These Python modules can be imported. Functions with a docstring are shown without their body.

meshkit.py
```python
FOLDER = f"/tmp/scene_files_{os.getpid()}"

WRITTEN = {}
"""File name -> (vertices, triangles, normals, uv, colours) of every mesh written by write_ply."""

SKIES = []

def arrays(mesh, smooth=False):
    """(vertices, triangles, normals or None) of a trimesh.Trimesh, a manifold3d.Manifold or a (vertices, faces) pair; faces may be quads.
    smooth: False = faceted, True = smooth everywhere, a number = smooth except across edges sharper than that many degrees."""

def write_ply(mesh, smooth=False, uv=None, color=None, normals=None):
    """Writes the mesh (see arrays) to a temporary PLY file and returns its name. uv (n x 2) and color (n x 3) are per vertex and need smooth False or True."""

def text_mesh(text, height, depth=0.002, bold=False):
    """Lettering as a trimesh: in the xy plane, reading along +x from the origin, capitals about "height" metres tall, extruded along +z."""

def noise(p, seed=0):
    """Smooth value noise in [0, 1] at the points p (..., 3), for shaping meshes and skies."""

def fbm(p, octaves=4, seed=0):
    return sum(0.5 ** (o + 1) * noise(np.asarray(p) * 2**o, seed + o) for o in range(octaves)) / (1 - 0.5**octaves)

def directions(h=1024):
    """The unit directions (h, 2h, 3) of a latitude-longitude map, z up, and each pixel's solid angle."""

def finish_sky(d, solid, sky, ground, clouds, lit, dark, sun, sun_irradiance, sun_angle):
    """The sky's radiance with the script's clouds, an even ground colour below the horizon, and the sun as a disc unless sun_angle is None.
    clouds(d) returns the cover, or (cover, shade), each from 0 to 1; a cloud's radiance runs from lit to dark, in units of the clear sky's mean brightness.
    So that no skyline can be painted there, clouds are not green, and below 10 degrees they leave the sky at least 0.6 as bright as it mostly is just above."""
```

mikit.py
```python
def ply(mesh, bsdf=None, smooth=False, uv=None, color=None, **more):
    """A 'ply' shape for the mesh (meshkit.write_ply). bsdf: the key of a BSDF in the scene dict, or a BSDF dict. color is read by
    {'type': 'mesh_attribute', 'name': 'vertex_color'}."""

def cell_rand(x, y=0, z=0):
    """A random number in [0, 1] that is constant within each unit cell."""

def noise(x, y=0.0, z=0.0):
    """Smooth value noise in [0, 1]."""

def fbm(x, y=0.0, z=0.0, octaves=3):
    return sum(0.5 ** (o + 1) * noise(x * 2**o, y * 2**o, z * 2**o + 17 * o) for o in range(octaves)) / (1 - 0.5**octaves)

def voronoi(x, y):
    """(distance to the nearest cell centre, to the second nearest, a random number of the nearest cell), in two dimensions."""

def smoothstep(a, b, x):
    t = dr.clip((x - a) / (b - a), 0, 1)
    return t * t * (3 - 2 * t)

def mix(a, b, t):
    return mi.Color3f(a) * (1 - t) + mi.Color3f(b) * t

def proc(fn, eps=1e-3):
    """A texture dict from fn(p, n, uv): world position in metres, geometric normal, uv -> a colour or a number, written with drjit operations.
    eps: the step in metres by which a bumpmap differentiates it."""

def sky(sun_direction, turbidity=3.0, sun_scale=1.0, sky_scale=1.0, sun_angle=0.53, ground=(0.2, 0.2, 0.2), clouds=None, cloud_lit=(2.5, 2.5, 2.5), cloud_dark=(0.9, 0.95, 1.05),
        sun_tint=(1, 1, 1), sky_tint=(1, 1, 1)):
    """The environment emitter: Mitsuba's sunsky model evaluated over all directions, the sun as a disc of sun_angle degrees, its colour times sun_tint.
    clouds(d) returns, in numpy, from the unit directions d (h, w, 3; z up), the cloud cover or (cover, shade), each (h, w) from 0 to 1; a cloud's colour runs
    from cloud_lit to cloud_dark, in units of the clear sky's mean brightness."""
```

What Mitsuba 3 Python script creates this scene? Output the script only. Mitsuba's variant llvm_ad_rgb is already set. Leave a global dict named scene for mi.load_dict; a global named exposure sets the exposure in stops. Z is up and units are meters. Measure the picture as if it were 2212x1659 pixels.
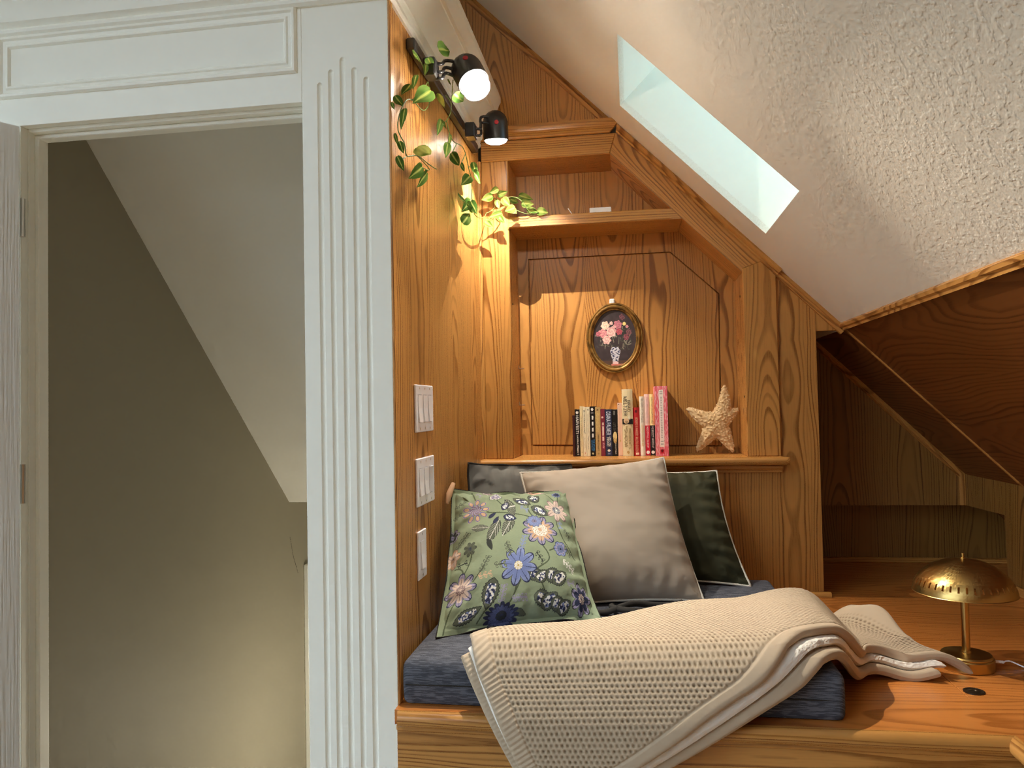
import math
import numpy as np, trimesh, manifold3d as m3
import drjit as dr, mitsuba as mi
import mikit, meshkit
from mikit import noise, fbm, smoothstep, mix, proc
from shapely.geometry import Polygon, Point
from scipy.interpolate import PchipInterpolator, CubicSpline

T = mi.ScalarTransform4f
scene, labels = {}, {}
H = 1.30                                              # camera height above the floor

# ------------------------------------------------------------------ camera, sky, exposure
YAW, PITCH, ROLL, FOCAL = 0.15280, 0.02990, -0.02001, 1664.0
cy, sy = math.cos(YAW), math.sin(YAW)
fwd = np.array([-sy * math.cos(PITCH), cy * math.cos(PITCH), math.sin(PITCH)])
r0 = np.array([cy, sy, 0.0]); u0 = np.cross(r0, fwd)
upv = np.cross(r0 * math.cos(ROLL) + u0 * math.sin(ROLL), fwd)
scene['camera'] = {'type': 'perspective', 'fov_axis': 'x', 'fov': 2 * math.degrees(math.atan(1106 / FOCAL)), 'near_clip': 0.05, 'far_clip': 200.0,
                   'to_world': T().look_at(origin=[0, 0, H], target=[float(v) for v in fwd + [0, 0, H]], up=[float(v) for v in upv])}
SUN = (0.0, -0.49, 0.872)
scene['sky'] = mikit.sky(SUN, turbidity=4.0, sun_scale=0.36, sky_scale=8.4, ground=(0.10, 0.10, 0.09),
                         clouds=lambda d: (0.72 + 0 * d[..., 0], 0.25 + 0.3 * meshkit.fbm(d * 3)), cloud_lit=(1.85, 2.16, 2.28), cloud_dark=(0.95, 1.08, 1.16), sky_tint=(0.9, 1.0, 1.0))
LAMP_POWER = (1.05, 2.25)                             # beam intensity of the lower and the upper spot lamp
BULB_GLOW = (14.0, 60.0)                              # radiance of their bulbs' faces
exposure = 1.6

# ------------------------------------------------------------------ helpers
def lin(*c):
    c = np.array(c, float) / 255.0
    return tuple(float(v) for v in np.where(c <= 0.04045, c / 12.92, ((c + 0.055) / 1.055) ** 2.4))

def numbered(key):
    if key not in scene and key not in labels and not any(k.startswith(key + '__') for k in scene): return key
    n = 1
    while True:
        k = f'{key}_{n:03d}'
        if k not in scene and k not in labels and not any(q.startswith(k + '__') for q in scene): return k
        n += 1

def add(key, mesh, bsdf, smooth=False, **more):
    key = numbered(key)
    scene[key] = mikit.ply(mesh, bsdf, smooth=smooth, **more)
    return key

def part(parent, name, mesh, bsdf, smooth=False, label=None, **more):
    k = add(parent + '__' + name, mesh, bsdf, smooth, **more)
    if label: labels[k] = {'label': label}
    return k

def thing(key, label, cat, group=None):
    key = numbered(key)
    labels[key] = {'label': label, 'category': cat}
    if group: labels[key]['group'] = group
    return key

def struct(key, label=None):
    labels[key] = {'kind': 'structure', **({'label': label} if label else {})}
    return key

def fix(m):
    if m.volume < 0: m.invert()
    return m

def cbox(x0, x1, y0, y1, z0, z1, c=0.002):
    c = min(c, (x1 - x0) * .45, (y1 - y0) * .45, (z1 - z0) * .45)
    P = []
    for k in range(3):
        i = [c, c, c]; i[k] = 0
        P += [(x, y, z) for x in (x0 + i[0], x1 - i[0]) for y in (y0 + i[1], y1 - i[1]) for z in (z0 + i[2], z1 - i[2])]
    return trimesh.convex.convex_hull(np.array(P))

def prism(pts, plane, lo, hi, holes=()):
    m = trimesh.creation.extrude_polygon(Polygon(pts, holes), hi - lo, engine='earcut')
    v = np.array(m.vertices)
    a, b, h = v[:, 0], v[:, 1], v[:, 2] + lo
    v = {'xz': np.c_[a, h, b], 'yz': np.c_[h, a, b], 'xy': np.c_[a, b, h]}[plane]
    return fix(trimesh.Trimesh(v, m.faces, process=False))

def sweep(profile, path, A, B, closed=False):
    """A profile (p, q) carried along the path; at path point i it lies on the vectors A[i], B[i]."""
    pr = np.array(profile, float); n = len(pr); V = []
    for P, a, b in zip(path, A, B):
        V.append(np.array(P)[None] + pr[:, :1] * np.array(a, float)[None] + pr[:, 1:] * np.array(b, float)[None])
    V = np.vstack(V); F = []; m = len(path)
    for i in range(m if closed else m - 1):
        j = (i + 1) % m
        for k in range(n):
            l = (k + 1) % n
            F += [[i * n + k, j * n + k, j * n + l], [i * n + k, j * n + l, i * n + l]]
    if not closed:
        for base, flip in ((0, False), ((m - 1) * n, True)):
            tri = trimesh.creation.triangulate_polygon(Polygon(pr), engine='earcut')
            vv, ff = tri
            idx = [int(np.argmin(((pr - q) ** 2).sum(1))) for q in vv]
            for f in ff:
                g = [base + idx[t] for t in f]
                F.append(g[::-1] if flip else g)
    return fix(trimesh.Trimesh(V, F, process=False))

def lathe(profile, n=48, axis=None, origin=(0, 0, 0)):
    m = trimesh.creation.revolve(np.array(profile, float), sections=n)
    if axis is not None:
        m.apply_transform(trimesh.geometry.align_vectors([0, 0, 1], np.array(axis) / np.linalg.norm(axis)))
    m.apply_translation(origin)
    return fix(m)

def tube(pts, r, n=8, smooth_n=0):
    p = np.array(pts, float)
    if smooth_n and len(p) > 2:
        t = np.r_[0, np.cumsum(np.linalg.norm(np.diff(p, axis=0), axis=1) + 1e-6)]
        p = CubicSpline(t, p)(np.linspace(0, t[-1], smooth_n))
    t = np.gradient(p, axis=0); t /= np.linalg.norm(t, axis=1, keepdims=True) + 1e-12
    ref = np.array([0, 0, 1.0]) if abs(t[:, 2]).mean() < .8 else np.array([0.3, 1.0, 0])
    a = np.cross(t, ref); a /= np.linalg.norm(a, axis=1, keepdims=True) + 1e-12
    b = np.cross(t, a)
    ang = np.arange(n) * 2 * math.pi / n
    rr = np.broadcast_to(np.asarray(r, float), (len(p),))
    V = (p[:, None] + rr[:, None, None] * (np.cos(ang)[None, :, None] * a[:, None] + np.sin(ang)[None, :, None] * b[:, None])).reshape(-1, 3)
    F = []
    for i in range(len(p) - 1):
        for k in range(n):
            l = (k + 1) % n
            F += [[i * n + k, i * n + l, (i + 1) * n + l], [i * n + k, (i + 1) * n + l, (i + 1) * n + k]]
    V = np.vstack([V, p[:1], p[-1:]]); e = len(V)
    for k in range(n):
        F += [[k, e - 2, (k + 1) % n], [(len(p) - 1) * n + k, (len(p) - 1) * n + (k + 1) % n, e - 1]]
    return fix(trimesh.Trimesh(V, F, process=False))

def cyl(p, q, r, n=20):
    return tube([p, q], r, n)

def join(*ms):
    return trimesh.util.concatenate(list(ms))

def to_man(m):
    return m3.Manifold(m3.Mesh(np.asarray(m.vertices, np.float32), np.asarray(m.faces, np.uint32)))

def from_man(M):
    g = M.to_mesh(); return trimesh.Trimesh(g.vert_properties[:, :3], g.tri_verts, process=False)

def vcol(mesh, fn_or_color):
    return np.tile(np.array(fn_or_color, float), (len(mesh.vertices), 1))

# ------------------------------------------------------------------ materials
def oak(axis, across, light, dark, ring=0.009, plank=0.23, tilt=0.05, seed=0.0, arch=1.0, wob=1.0):
    ax, ac = np.array(axis, float), np.array(across, float)
    def fn(p, n, uv):
        l = p.x * float(ax[0]) + p.y * float(ax[1]) + p.z * float(ax[2]) + 7.3 + seed
        u = p.x * float(ac[0]) + p.y * float(ac[1]) + p.z * float(ac[2]) + 5.1 + seed * 1.7
        u = u + 0.006 * (noise(l * 5, u * 9, seed) - 0.5)
        q = u / plank
        s = dr.floor(q)
        r1 = mikit.cell_rand(s, 3, seed * 10); r2 = mikit.cell_rand(s, 5, seed * 10)
        uc = (q - s - 0.5 + (r1 - 0.5) * 0.5) * plank * arch
        lm = l * dr.select(r2 > 0.35, 1.0, -1.0) / 1.6
        d = 0.03 + tilt * 0.8 * (1 - dr.abs(2 * (lm - dr.floor(lm)) - 1)) + wob * (0.05 * noise(l * 1.7, s, seed + 2) + 0.012 * noise(l * 6, u * 14, seed))
        R = dr.sqrt(uc * uc + d * d)
        t = R / ring + 0.9 * noise(u * 30, l * 5, 1 + seed)
        k = dr.floor(t); f = t - k
        amp = 0.22 + 0.78 * mikit.cell_rand(k, s, 9)
        line = smoothstep(0.45, 0.82, f) * (1 - smoothstep(0.90, 1.0, f)) * amp
        pore = smoothstep(0.55, 0.8, noise(u * 950, l * 28, 4)) * (0.25 + 0.75 * line)
        c = mix(light, dark, dr.clip(0.95 * line + 0.35 * pore, 0, 1))
        return c * (0.84 + 0.30 * fbm(u * 7, l * 1.1, seed + 5, octaves=2))
    return fn

OL, OD = lin(186, 132, 69), lin(126, 77, 30)
def wood(key, fn, rough=0.34, spec=0.45):
    scene[key] = {'type': 'twosided', 'bsdf': {'type': 'principled', 'base_color': proc(fn), 'roughness': rough, 'specular': spec}}
DIAG = (0.7071, 0, -0.7071)
wood('oak_panel', oak((0, 0, 1), (1, 1, 0), OL, OD, ring=0.0066, plank=0.18, tilt=0.036), 0.38)
wood('oak_panel_left', oak((0, 0, 1), (1, 1, 0), OL, OD, ring=0.008, plank=0.30, tilt=0.03, seed=3.0, arch=.8), 0.36, 0.45)
wood('oak_recess_shaded', oak((0, 0, 1), (1, 1, 0), lin(138, 98, 48), lin(92, 58, 22), ring=0.007, plank=0.22, tilt=0.03, seed=8.0), 0.45)  # darker copy of the oak: the shade of the recess put into its colour
wood('oak_upright', oak((0, 0, 1), (1, 1, 0), OL, OD, ring=0.006, plank=0.115, tilt=0.02, seed=1.0), 0.34)
wood('oak_level', oak((1, 0, 0), (0, 1, -1), OL, OD, ring=0.0105, plank=0.30, tilt=0.012, seed=2.0, arch=1.5, wob=.45), 0.26, 0.5)
wood('oak_deep', oak((0, 1, 0), (1, 0, 1), OL, OD, ring=0.006, plank=0.14, tilt=0.03, seed=4.0), 0.34)
wood('oak_slope', oak(DIAG, (0.7071, 0.7, 0.7071), OL, OD, ring=0.007, plank=0.12, tilt=0.03, seed=5.0), 0.34)
wood('oak_bench', oak((1, 0, 0), (0, 1, -1), lin(184, 116, 56), lin(150, 87, 38), ring=0.015, plank=0.42, tilt=0.08, seed=6.0), 0.25, 0.5)
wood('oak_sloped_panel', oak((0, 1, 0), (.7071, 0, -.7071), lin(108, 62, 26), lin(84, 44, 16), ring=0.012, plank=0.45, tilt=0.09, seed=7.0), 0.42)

def plain(key, color, rough=0.5, spec=0.5, **kw):
    scene[key] = {'type': 'twosided', 'bsdf': {'type': 'principled', 'base_color': {'type': 'rgb', 'value': list(color)}, 'roughness': rough, 'specular': spec, **kw}}

def bumped(key, color, height, scale, rough=0.6, spec=0.3, eps=1e-3, **kw):
    col = color if isinstance(color, dict) else {'type': 'rgb', 'value': list(color)}
    scene[key] = {'type': 'twosided', 'bsdf': {'type': 'bumpmap', 'arbitrary': {**proc(height, eps)}, 'scale': scale,
                  'bsdf': {'type': 'principled', 'base_color': col, 'roughness': rough, 'specular': spec, **kw}}}

plain('white_paint', lin(233, 233, 223), 0.42, 0.45)
bumped('door_paint', lin(226, 228, 226), lambda p, n, uv: fbm((p.x + p.y) * 260, p.z * 9, 3.0, octaves=2), 0.0016, 0.45)
bumped('ceiling_texture', lin(213, 203, 187), lambda p, n, uv: smoothstep(0.50, 0.66, fbm((p.x - p.z) * 80, p.y * 120, 2.0, octaves=3)) * 0.8 + 0.3 * fbm((p.x - p.z) * 160, p.y * 160, octaves=2), 0.0011, 0.7, 0.2)
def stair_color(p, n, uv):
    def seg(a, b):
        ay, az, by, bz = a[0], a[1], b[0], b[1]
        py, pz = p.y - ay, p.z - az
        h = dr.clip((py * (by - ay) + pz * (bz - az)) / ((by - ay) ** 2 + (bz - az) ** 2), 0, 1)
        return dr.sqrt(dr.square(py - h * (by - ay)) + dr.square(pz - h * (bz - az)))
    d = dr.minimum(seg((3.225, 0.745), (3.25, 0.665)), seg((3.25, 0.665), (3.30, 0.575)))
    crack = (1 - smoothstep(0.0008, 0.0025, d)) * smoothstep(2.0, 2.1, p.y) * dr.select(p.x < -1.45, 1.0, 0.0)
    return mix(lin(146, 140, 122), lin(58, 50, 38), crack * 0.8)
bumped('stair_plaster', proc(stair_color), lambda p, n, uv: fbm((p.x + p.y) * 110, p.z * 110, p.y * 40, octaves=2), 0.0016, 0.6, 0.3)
bumped('soffit_plaster', lin(236, 234, 224), lambda p, n, uv: fbm(p.x * 110, p.z * 110, p.y * 80, octaves=2), 0.0012, 0.6, 0.3)
plain('black_metal', (0.012, 0.012, 0.013), 0.33, 0.5)
plain('red_knob', lin(170, 30, 45), 0.3)
plain('dark_metal', (0.06, 0.045, 0.03), 0.35, 0.5, metallic=0.8)
plain('steel', (0.62, 0.6, 0.56), 0.25, 0.5, metallic=1.0)
plain('white_plastic', lin(240, 240, 244), 0.30, 0.5)
plain('gap_black', (0.006, 0.005, 0.004), 0.8, 0.1)
plain('gap_shade_brown', lin(40, 30, 22), 0.5, 0.3)  # brown that paints in the darkness of the stairwell gap
plain('carpet', lin(146, 142, 132), 0.9, 0.1)
scene['brass'] = {'type': 'twosided', 'bsdf': {'type': 'principled', 'base_color': {'type': 'rgb', 'value': list(lin(192, 160, 98))}, 'metallic': 1.0, 'roughness': 0.30, 'anisotropic': 0.5}}
scene['frame_gold'] = {'type': 'twosided', 'bsdf': {'type': 'principled', 'base_color': proc(lambda p, n, uv: mix(lin(164, 126, 68), lin(104, 80, 42), smoothstep(.35, .75, fbm(p.x * 60, p.z * 60, p.y * 60)))), 'metallic': 0.55, 'roughness': 0.36}}
scene['print'] = {'type': 'twosided', 'bsdf': {'type': 'principled', 'base_color': {'type': 'mesh_attribute', 'name': 'vertex_color'}, 'roughness': 0.45, 'specular': 0.4}}
scene['cloth_print'] = {'type': 'twosided', 'bsdf': {'type': 'principled', 'base_color': {'type': 'mesh_attribute', 'name': 'vertex_color'}, 'roughness': 0.9, 'specular': 0.15, 'sheen': 0.25}}
scene['leaf'] = {'type': 'principledthin', 'base_color': {'type': 'mesh_attribute', 'name': 'vertex_color'}, 'roughness': 0.38, 'spec_trans': 0.0, 'diff_trans': 0.6}
plain('stem', lin(96, 118, 58), 0.5)
def heather(p, n, uv):
    t = fbm((p.x + p.y * .3) * 60, p.z * 700 + p.y * 600, octaves=2)
    return mix(lin(60, 62, 70), lin(92, 94, 102), smoothstep(.35, .7, t))
scene['heather_cloth'] = {'type': 'twosided', 'bsdf': {'type': 'principled', 'base_color': proc(heather), 'roughness': 0.9, 'specular': 0.15, 'sheen': 0.2}}
def velvet(c1, c2, k):
    return proc(lambda p, n, uv: mix(c1, c2, smoothstep(.3, .7, fbm(p.x * 9 + p.z * 4, p.z * 26, p.y * 9, octaves=3))))
def velvetb(key, c1, c2):
    scene[key] = {'type': 'twosided', 'bsdf': {'type': 'principled', 'base_color': velvet(c1, c2, 1), 'roughness': 0.75, 'specular': 0.2, 'sheen': 0.9, 'sheen_tint': 0.3}}
velvetb('taupe_velvet', lin(160, 147, 131), lin(176, 162, 146))
velvetb('olive_velvet', lin(44, 45, 30), lin(58, 58, 40))
velvetb('grey_linen', lin(98, 96, 92), lin(114, 112, 106))
plain('dark_cloth', lin(52, 50, 48), 0.9, 0.1)
plain('white_cord', lin(214, 208, 196), 0.8, 0.2)
plain('peach_cloth', lin(220, 178, 142), 0.85, 0.15)
bumped('fleece', lin(226, 220, 210), lambda p, n, uv: fbm(p.x * 260, p.y * 260, p.z * 260, octaves=2), 0.004, 0.95, 0.1)
scene['glass_pane'] = {'type': 'thindielectric', 'int_ior': 1.5, 'ext_ior': 1.0, 'specular_transmittance': {'type': 'rgb', 'value': [0.60, 0.78, 0.84]}}   # tint added to dim and cool the light down the shaft

# ------------------------------------------------------------------ the setting
YF, XW = 2.60, -0.505                # plane of the bookcase front, plane of the nook's left wall
ROOF = 2.222                         # the sloping ceiling is the plane x + z = ROOF

# left wall of the nook: core wall faced with an oak panel
w = struct('wall_left', 'oak panelled wall on the left of the reading nook')
part(w, 'core', cbox(-0.69, -0.512, 1.62, 2.80, 0, 2.36, 0.001), 'stair_plaster')
part(w, 'panel', cbox(-0.5115, XW, 1.612, YF + 0.01, 0.3, 2.36, 0.0008), 'oak_panel_left')
part(w, 'edge_strip', cbox(XW - 0.006, XW + 0.004, 1.601, 1.622, 0.672, 2.20, 0.0015), 'oak_upright')
part(w, 'corner_bead', sweep([(0, 0), (.012, 0), (.009, .007), (.0, .012)], [(XW, YF, 1.125), (XW, YF, 2.15)], [(1, 0, 0)] * 2, [(0, -1, 0)] * 2), 'oak_upright')

# white front wall with the doorway
w = struct('wall_front', 'white painted wall with the doorway and fluted pilaster')
DX0, DX1, DZ = -1.405, -0.705, 1.985
pil = to_man(cbox(DX1, XW, 1.600, 1.622, 0, 2.40, 0.0015))
for xt, zt in ((-0.6630, 2.026), (-0.6370, 2.053), (-0.6102, 2.078), (-0.5832, 2.053), (-0.5560, 2.030)):
    pil = pil - m3.Manifold.batch_hull([m3.Manifold.sphere(0.0066, 20).translate([xt, 1.5985, z]) for z in (0.2, zt - 0.0066)])
part(w, 'pilaster', from_man(pil), 'white_paint', 25)
part(w, 'header', cbox(-3.2, DX1 + .0002, 1.6002, 1.622, DZ, 2.40, 0.001), 'white_paint')
part(w, 'side_panel', cbox(-3.2, DX0, 1.600, 1.622, 0, DZ - 0.0005, 0.001), 'white_paint')
def rect_frame(x0, x1, z0, z1, profile, y):
    return sweep(profile, [(x0, y, z0), (x1, y, z0), (x1, y, z1), (x0, y, z1)],
                 [(1, 0, 1), (-1, 0, 1), (-1, 0, -1), (1, 0, -1)], [(0, -1, 0)] * 4, closed=True)
part(w, 'panel_moulding', rect_frame(-1.462, -0.715, 2.051, 2.2005, [(0, -.002), (0, .003), (.004, .008), (.009, .0085), (.013, .004), (.020, .003), (.023, .006), (.027, .006), (.031, .001), (.031, -.002)], 1.6002), 'white_paint', 30)

t = struct('trim_1', 'white crown moulding running round the top of the walls')
CR = [(0, 0), (.006, 0), (.012, .006), (.013, .012), (.009, .018), (.014, .024), (.020, .028), (.022, .040), (.026, .058), (.034, .078), (.045, .096), (.054, .108), (.060, .114),
      (.060, .122), (.068, .124), (.074, .132), (.080, .146), (.085, .154), (.085, .172), (0, .172)]
zc = 2.197
part(t, 'crown_front', sweep(CR, [(-3.2, 1.6, zc), (XW, 1.6, zc)], [(0, -1, 0), (1, -1, 0)], [(0, 0, 1)] * 2), 'white_paint', 30)
part(t, 'crown_side', sweep(CR, [(XW, 1.6, zc), (XW, 2.598, zc)], [(1, -1, 0), (1, 0, 0)], [(0, 0, 1)] * 2), 'white_paint', 16)
part(t, 'top_board', cbox(-3.2, XW + .08, 1.53, 2.598, 2.3695, 2.385, 0.001), 'white_paint')

t = struct('trim_2', 'white door frame with stop strips')
JY = 1.673
part(t, 'jamb', cbox(DX0 - 0.02, DX0 + 0.002, 1.622, JY, 0, DZ, 0.001), 'white_paint')
part(t, 'jamb', cbox(DX1 - 0.002, DX1 + 0.015, 1.622, JY, 0, DZ, 0.001), 'white_paint')
part(t, 'head', cbox(DX0, DX1, 1.6225, JY, DZ - 0.008, DZ + 0.01, 0.001), 'white_paint')
part(t, 'stop', cbox(DX0 + 0.002, DX0 + 0.013, 1.640, JY - 0.001, 0, DZ - 0.008, 0.002), 'white_paint')
part(t, 'stop', cbox(DX0 + 0.002, DX1, 1.640, JY - 0.001, DZ - 0.018, DZ - 0.008, 0.002), 'white_paint')

# door leaf, hinged on the left jamb and standing open towards the room
d = struct('door_1', 'white door leaf standing open at the left edge')
ang = math.radians(118)
leaf = cbox(0, 0.70, -0.017, 0.017, 0.01, 1.975, 0.002)
M = np.eye(4); M[:3, :3] = [[math.cos(-ang), -math.sin(-ang), 0], [math.sin(-ang), math.cos(-ang), 0], [0, 0, 1]]; M[:3, 3] = [DX0 + 0.002, 1.586, 0]
leaf.apply_transform(M); part(d, 'leaf', leaf, 'door_paint')
for hz in (0.35, 1.10, 1.72):
    part(d, 'hinge', cyl((DX0 + .010, 1.594, hz), (DX0 + .010, 1.594, hz + .09), 0.006, 12), 'steel', 40)

# stairwell behind the doorway
XS = -1.50
w = struct('wall_stair', 'grey plaster wall of the stairwell behind the doorway')
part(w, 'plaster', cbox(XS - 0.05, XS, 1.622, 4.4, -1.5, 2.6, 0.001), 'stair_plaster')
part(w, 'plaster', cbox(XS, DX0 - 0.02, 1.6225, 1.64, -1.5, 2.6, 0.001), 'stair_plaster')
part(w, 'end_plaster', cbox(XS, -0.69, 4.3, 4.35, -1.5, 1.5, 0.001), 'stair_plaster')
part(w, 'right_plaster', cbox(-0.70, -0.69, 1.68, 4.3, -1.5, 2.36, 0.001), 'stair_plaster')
part(w, 'casing', cbox(XS, XS + 0.022, 3.36, 3.44, -1.0, 0.597, 0.003), 'white_paint')
part(w, 'gap_shade', cbox(XS, XS + 0.006, 3.442, 4.1, -1.0, 0.58, 0.001), 'gap_shade_brown')  # dark slab standing for the unlit gap beyond the casing
ct = struct('ceiling_stair', 'sloping plaster ceiling over the stairs')
part(ct, 'slope', prism([(1.675, 2.324), (3.22, 0.900), (4.3, 0.900), (4.3, 1.5), (1.675, 2.60)], 'yz', XS, -0.70), 'soffit_plaster')
stf = struct('floor_stair', 'stairs going down behind the doorway')
part(stf, 'landing', cbox(XS, -0.70, 1.60, 2.2, -0.05, 0.0, 0.004), 'carpet')
for i in range(7):
    part(stf, 'step', cbox(XS, -0.70, 2.2 + .25 * i, 2.47 + .25 * i, -0.25 - .2 * i, -0.2 - .2 * i, 0.006), 'carpet')

# gable wall (oak boards round the bookcase)
YB = YF + 0.015
w = struct('wall_back', 'oak boarded gable wall at the back of the nook')
roofz = lambda x: ROOF - x
part(w, 'panel', prism([(-1.1, 2.27), (-0.055, 2.27), (-0.055, roofz(-0.055)), (-1.1, roofz(-1.1))], 'xz', YB, YB + 0.02), 'oak_panel', label='triangular oak panel under the roof slope')
part(w, 'panel', prism([(0.4775, 0.672), (0.598, 0.672), (0.598, roofz(0.598)), (0.4775, roofz(0.4775))], 'xz', YB, YB + 0.018), 'oak_panel', label='tall oak board right of the bookcase')
part(w, 'panel', prism([(0.5985, 1.527), (0.695, 1.527), (0.5985, roofz(0.5985))], 'xz', YB + .0005, YB + 0.018), 'oak_upright', label='small triangular oak piece')
part(w, 'panel', cbox(XW, 0.4772, YB, YB + 0.018, 0.60, 1.10, 0.0005), 'oak_panel', label='oak panel under the bookcase ledge')
part(w, 'base_moulding', sweep([(0, 0), (.016, 0), (.015, .008), (.010, .014), (0, .016)], [(XW + .01, YB, 0.672), (0.618, YB, 0.672)], [(0, -1, 0)] * 2, [(0, 0, 1)] * 2), 'oak_level', 40)
gt = [(0, 0), (.012, 0), (.014, .006), (.010, .010), (.016, .014), (.016, .026), (0, .026)]
dn = np.array([-.7071, 0, -.7071])
for xa, xb in ((-1.1, -0.052), (0.484, 0.690)):
    part(w, 'gable_moulding', sweep(gt, [(xa, YB, roofz(xa)), (xb, YB, roofz(xb))], [(0, -1, 0)] * 2, [dn] * 2), 'oak_slope', 30)

part(w, 'core', prism([(-3.2, -.02), (-.7, -.02), (-.7, 2.2), (1.72, .0), (1.72, .5), (-1.2, 3.42), (-3.2, 2.55)], 'xz', 3.29, 3.31) if False else prism([(-.69, 0), (1.72, 0), (1.72, .5), (-1.2, 3.42), (-3.2, 2.55), (-3.2, 2.2), (-.69, 2.2)], 'xz', 3.29, 3.31), 'stair_plaster')

# recess on the right
w = struct('wall_recess', 'oak walls of the low recess under the roof, shade put into their colour')
part(w, 'side_panel', cbox(0.588, 0.598, YB + .018, 3.20, 0.672, 1.65, 0.001), 'oak_recess_shaded')
part(w, 'back_panel', prism([(0.598, 0.908), (1.2, 0.908), (1.2, 1.022), (0.598, roofz(0.598))], 'xz', 3.05, 3.068), 'oak_recess_shaded')
part(w, 'knee_panel', prism([(2.45, 0.672), (2.742, 0.672), (2.752, 0.914), (3.05, 0.908), (3.05, 1.022), (2.45, 1.022)], 'yz', 1.2, 1.215), 'oak_recess_shaded')
part(w, 'knee_panel', cbox(1.2, 1.215, -2.6, 2.449, 0.672, 1.022, 0.001), 'oak_recess_shaded')
part(w, 'low_back_panel', cbox(0.588, 1.72, 3.18, 3.2, 0.60, 1.0, 0.001), 'oak_recess_shaded')
part(w, 'low_side_panel', cbox(1.7, 1.72, 2.7, 3.2, 0.672, 1.0, 0.001), 'oak_recess_shaded')
part(w, 'low_front_panel', cbox(1.2155, 1.72, 2.68, 2.70, 0.60, 1.0, 0.001), 'oak_recess_shaded')
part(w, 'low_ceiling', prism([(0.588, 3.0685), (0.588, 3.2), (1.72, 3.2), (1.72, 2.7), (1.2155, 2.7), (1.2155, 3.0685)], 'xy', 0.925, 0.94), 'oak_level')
part(w, 'base_trim', cbox(0.60, 1.70, 3.168, 3.18, 0.672, 0.692, 0.003), 'oak_level')
gm = [(0, 0), (.010, 0), (.010, .008), (.006, .012), (.010, .018), (0, .022)]
part(w, 'sloped_trim', sweep(gm, [(0.6, 3.05, roofz(.6)), (1.2, 3.05, roofz(1.2))], [(0, -1, 0)] * 2, [dn] * 2), 'oak_slope', 30)
part(w, 'corner_trim', cbox(1.180, 1.2, 3.040, 3.05, 0.908, 1.025, 0.002), 'oak_upright')
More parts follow.
